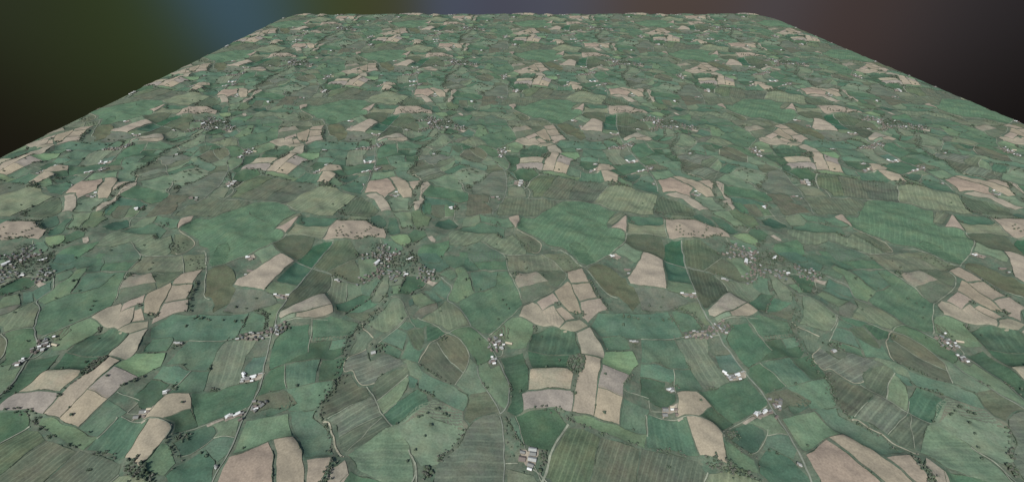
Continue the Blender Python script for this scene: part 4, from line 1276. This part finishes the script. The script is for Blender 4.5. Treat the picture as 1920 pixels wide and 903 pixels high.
tp = []
for n, (x0, y0, s, sh) in enumerate(TREES):
    for i, j in TILES:
        x, y = x0 + i * T, y0 + j * T
        if edge_dist(x, y) > -45 or not in_view(x, y, 400):
            continue
        t = y / T + 0.5575
        tp.append((s * s / t ** 2 if in_view(x, y, -6) else 0, n, i, j, x, y))
tp.sort(key=lambda q: -q[0])
items, rest = [], []
TMATS = MAT_LEAF + [MAT_BARK]
for rank, (vis, n, i, j, x, y) in enumerate(tp):
    _, _, s, sh = TREES[n]
    V, Fq, TV, TF, crown_me, trunk_me = SHAPES[sh]
    zz = float(height(x, y))
    a = (n * 2.399) % 6.283
    if rank < 300 and vis > 0:
        o = link('tree', trunk_me)
        o.location = (x, y, zz)
        o.scale = (s, s, s * 0.95)
        o.rotation_euler = (0, 0, a)
        o['category'] = 'tree'
        link('crown', crown_me, o)
        items.append((o, f'{"big" if s > 7.5 else "small"} {("dark green", "bare greyish", "olive green")[sh % 3]} tree', x, y))
    else:
        zz += float(droop(x, y))
        ca, sa = math.cos(a) * s, math.sin(a) * s
        far_tree = y / T + 0.5575 > 2.4
        VV = V if not far_tree else V[:72]
        FF = Fq if not far_tree else Fq[:18]
        grow = 1.0 if not far_tree else 1.25
        W = np.stack([x + ca * VV[:, 0] - sa * VV[:, 1], y + sa * VV[:, 0] + ca * VV[:, 1], zz + VV[:, 2] * s], 1)
        if far_tree:
            ctr = W.reshape(-1, 4, 3).mean(1, keepdims=True)
            W = (ctr + (W.reshape(-1, 4, 3) - ctr) * 1.6).reshape(-1, 3)
        rest.append((W, FF, np.full(len(FF), sh % 3)))
        if not far_tree:
            W2 = np.stack([x + ca * TV[:, 0] - sa * TV[:, 1], y + sa * TV[:, 0] + ca * TV[:, 1], zz + TV[:, 2] * s], 1)
            rest.append((W2, TF, np.full(len(TF), 3)))
write_labels(items, 'trees of the farmland')
merge('tree_scatter', rest, TMATS, 'countless small dark trees dotting the distant hedges and woods', 'trees', smooth=False)

# ------------------------------------------------------------------ farm buildings and houses
def house_arrays(L, W, h):
    a, b, e = L / 2, W / 2, h
    r = h + W * 0.28
    V = np.array([(-a, -b, -3), (a, -b, -3), (a, b, -3), (-a, b, -3), (-a, -b, e), (a, -b, e), (a, b, e), (-a, b, e), (-a, 0, r - .15), (a, 0, r - .15)])
    Fq = np.array([(0, 1, 5, 4), (2, 3, 7, 6), (1, 2, 6, 5), (3, 0, 4, 7), (5, 6, 9, -1), (7, 4, 8, -1)])
    o, t = 0.5, 0.35
    c, d = a + o, b + o
    le = e - o * 0.56
    RV = np.array([(-c, -d, le), (c, -d, le), (c, 0, r), (-c, 0, r), (c, d, le), (-c, d, le),
                   (-c, -d, le - t), (c, -d, le - t), (c, 0, r - t), (-c, 0, r - t), (c, d, le - t), (-c, d, le - t)])
    RF = np.array([(0, 1, 2, 3), (3, 2, 4, 5), (7, 6, 9, 8), (8, 9, 11, 10), (0, 6, 7, 1), (4, 10, 11, 5), (1, 7, 8, 2), (2, 8, 10, 4), (3, 9, 6, 0), (5, 11, 9, 3)])
    return V, Fq, RV, RF


HOUSES = []
for z, x, y, L, W, a, roof, kind_ in BUILD:
    HOUSES.append((*zpt(z, x, y), L * 0.86, W * 0.8, math.radians(a), roof, kind_))
for z, cnt, pts, spread in STREETS:
    line = resample([zpt(z, x, y) for x, y in pts], 3.0, False)
    tg = np.gradient(line, axis=0)
    got = []
    for _ in range(cnt * 6):
        q = random.randrange(len(line))
        sd = random.choice((-1, 1)) * max(8.0, abs(random.gauss(spread * 0.8, spread * 0.5)))
        tn = tg[q] / max(1e-6, np.linalg.norm(tg[q]))
        x, y = line[q][0] - tn[1] * sd, line[q][1] + tn[0] * sd
        if all(math.hypot(x - u, y - v) > 11 for u, v in got):
            got.append((x, y))
            HOUSES.append((x, y, random.uniform(8, 12), random.uniform(5.5, 7.5), math.atan2(tn[1], tn[0]) + random.choice((0, 0, math.pi / 2)) + random.gauss(0, .1),
                           random.choice(('grey', 'grey', 'brown', 'brown', 'brown', 'slate', 'dark', 'slate', 'pale')), 'house'))
        if len(got) >= cnt:
            break
HM = []
for x0, y0, L, W, a, roof, kind_ in HOUSES:
    h = 4.2 if kind_ == 'barn' else (4.6 if kind_ == 'house' else 3.0)
    HM.append([house_arrays(L, W, h), None])
hp = []
for n, (x0, y0, L, W, a, roof, kind_) in enumerate(HOUSES):
    for i, j in TILES:
        x, y = x0 + i * T, y0 + j * T
        if edge_dist(x, y) > -50 or not in_view(x, y, 400):
            continue
        t = y / T + 0.5575
        bright = 1.6 if roof in ('white', 'cream') else 1.0
        hp.append((L * W * bright / t ** 3 if in_view(x, y, -4) else 0, n, i, j, x, y))
hp.sort(key=lambda q: -q[0])
items, rest = {'barn': [], 'house': [], 'shed': []}, []
roofs = list(MAT_ROOF)
HMATS = [MAT_WALL] + [MAT_ROOF[k] for k in roofs]
for rank, (vis, n, i, j, x, y) in enumerate(hp):
    x0, y0, L, W, a, roof, kind_ = HOUSES[n]
    (V, Fq, RV, RF), me = HM[n]
    zz = float(height(x, y)) + 0.9
    if rank < 300 and vis > 0:
        if me is None:
            me = HM[n][1] = (mesh_from(kind_, V.tolist(), [tuple(q for q in f if q >= 0) for f in Fq.tolist()], [MAT_WALL], smooth=False),
                             mesh_from('roof', RV.tolist(), RF.tolist(), [MAT_ROOF[roof]], smooth=False))
        o = link(kind_, me[0])
        o.location = (x, y, zz)
        o.rotation_euler = (0, 0, a)
        o['category'] = kind_
        link('roof', me[1], o)
        items[kind_].append((o, f'{"pale grey" if roof == "pale" else roof}-roofed {kind_}', x, y))
    else:
        zz += float(droop(x, y))
        if y / T + 0.5575 > 3.2 and kind_ == 'shed':
            continue
        ca, sa = math.cos(a), math.sin(a)
        for P, FF, mi in ((V, Fq, 0), (RV, RF, 1 + roofs.index(roof))):
            rest.append((np.stack([x + ca * P[:, 0] - sa * P[:, 1], y + sa * P[:, 0] + ca * P[:, 1], zz + P[:, 2]], 1), FF, np.full(len(FF), mi)))
for kind_, g in (('barn', 'barns of the farms'), ('house', 'houses of the hamlets'), ('shed', 'small farm sheds')):
    write_labels(items[kind_], g)
merge('building_scatter', rest, HMATS, 'tiny pale farm buildings and houses scattered over the distant fields', 'buildings', smooth=False)
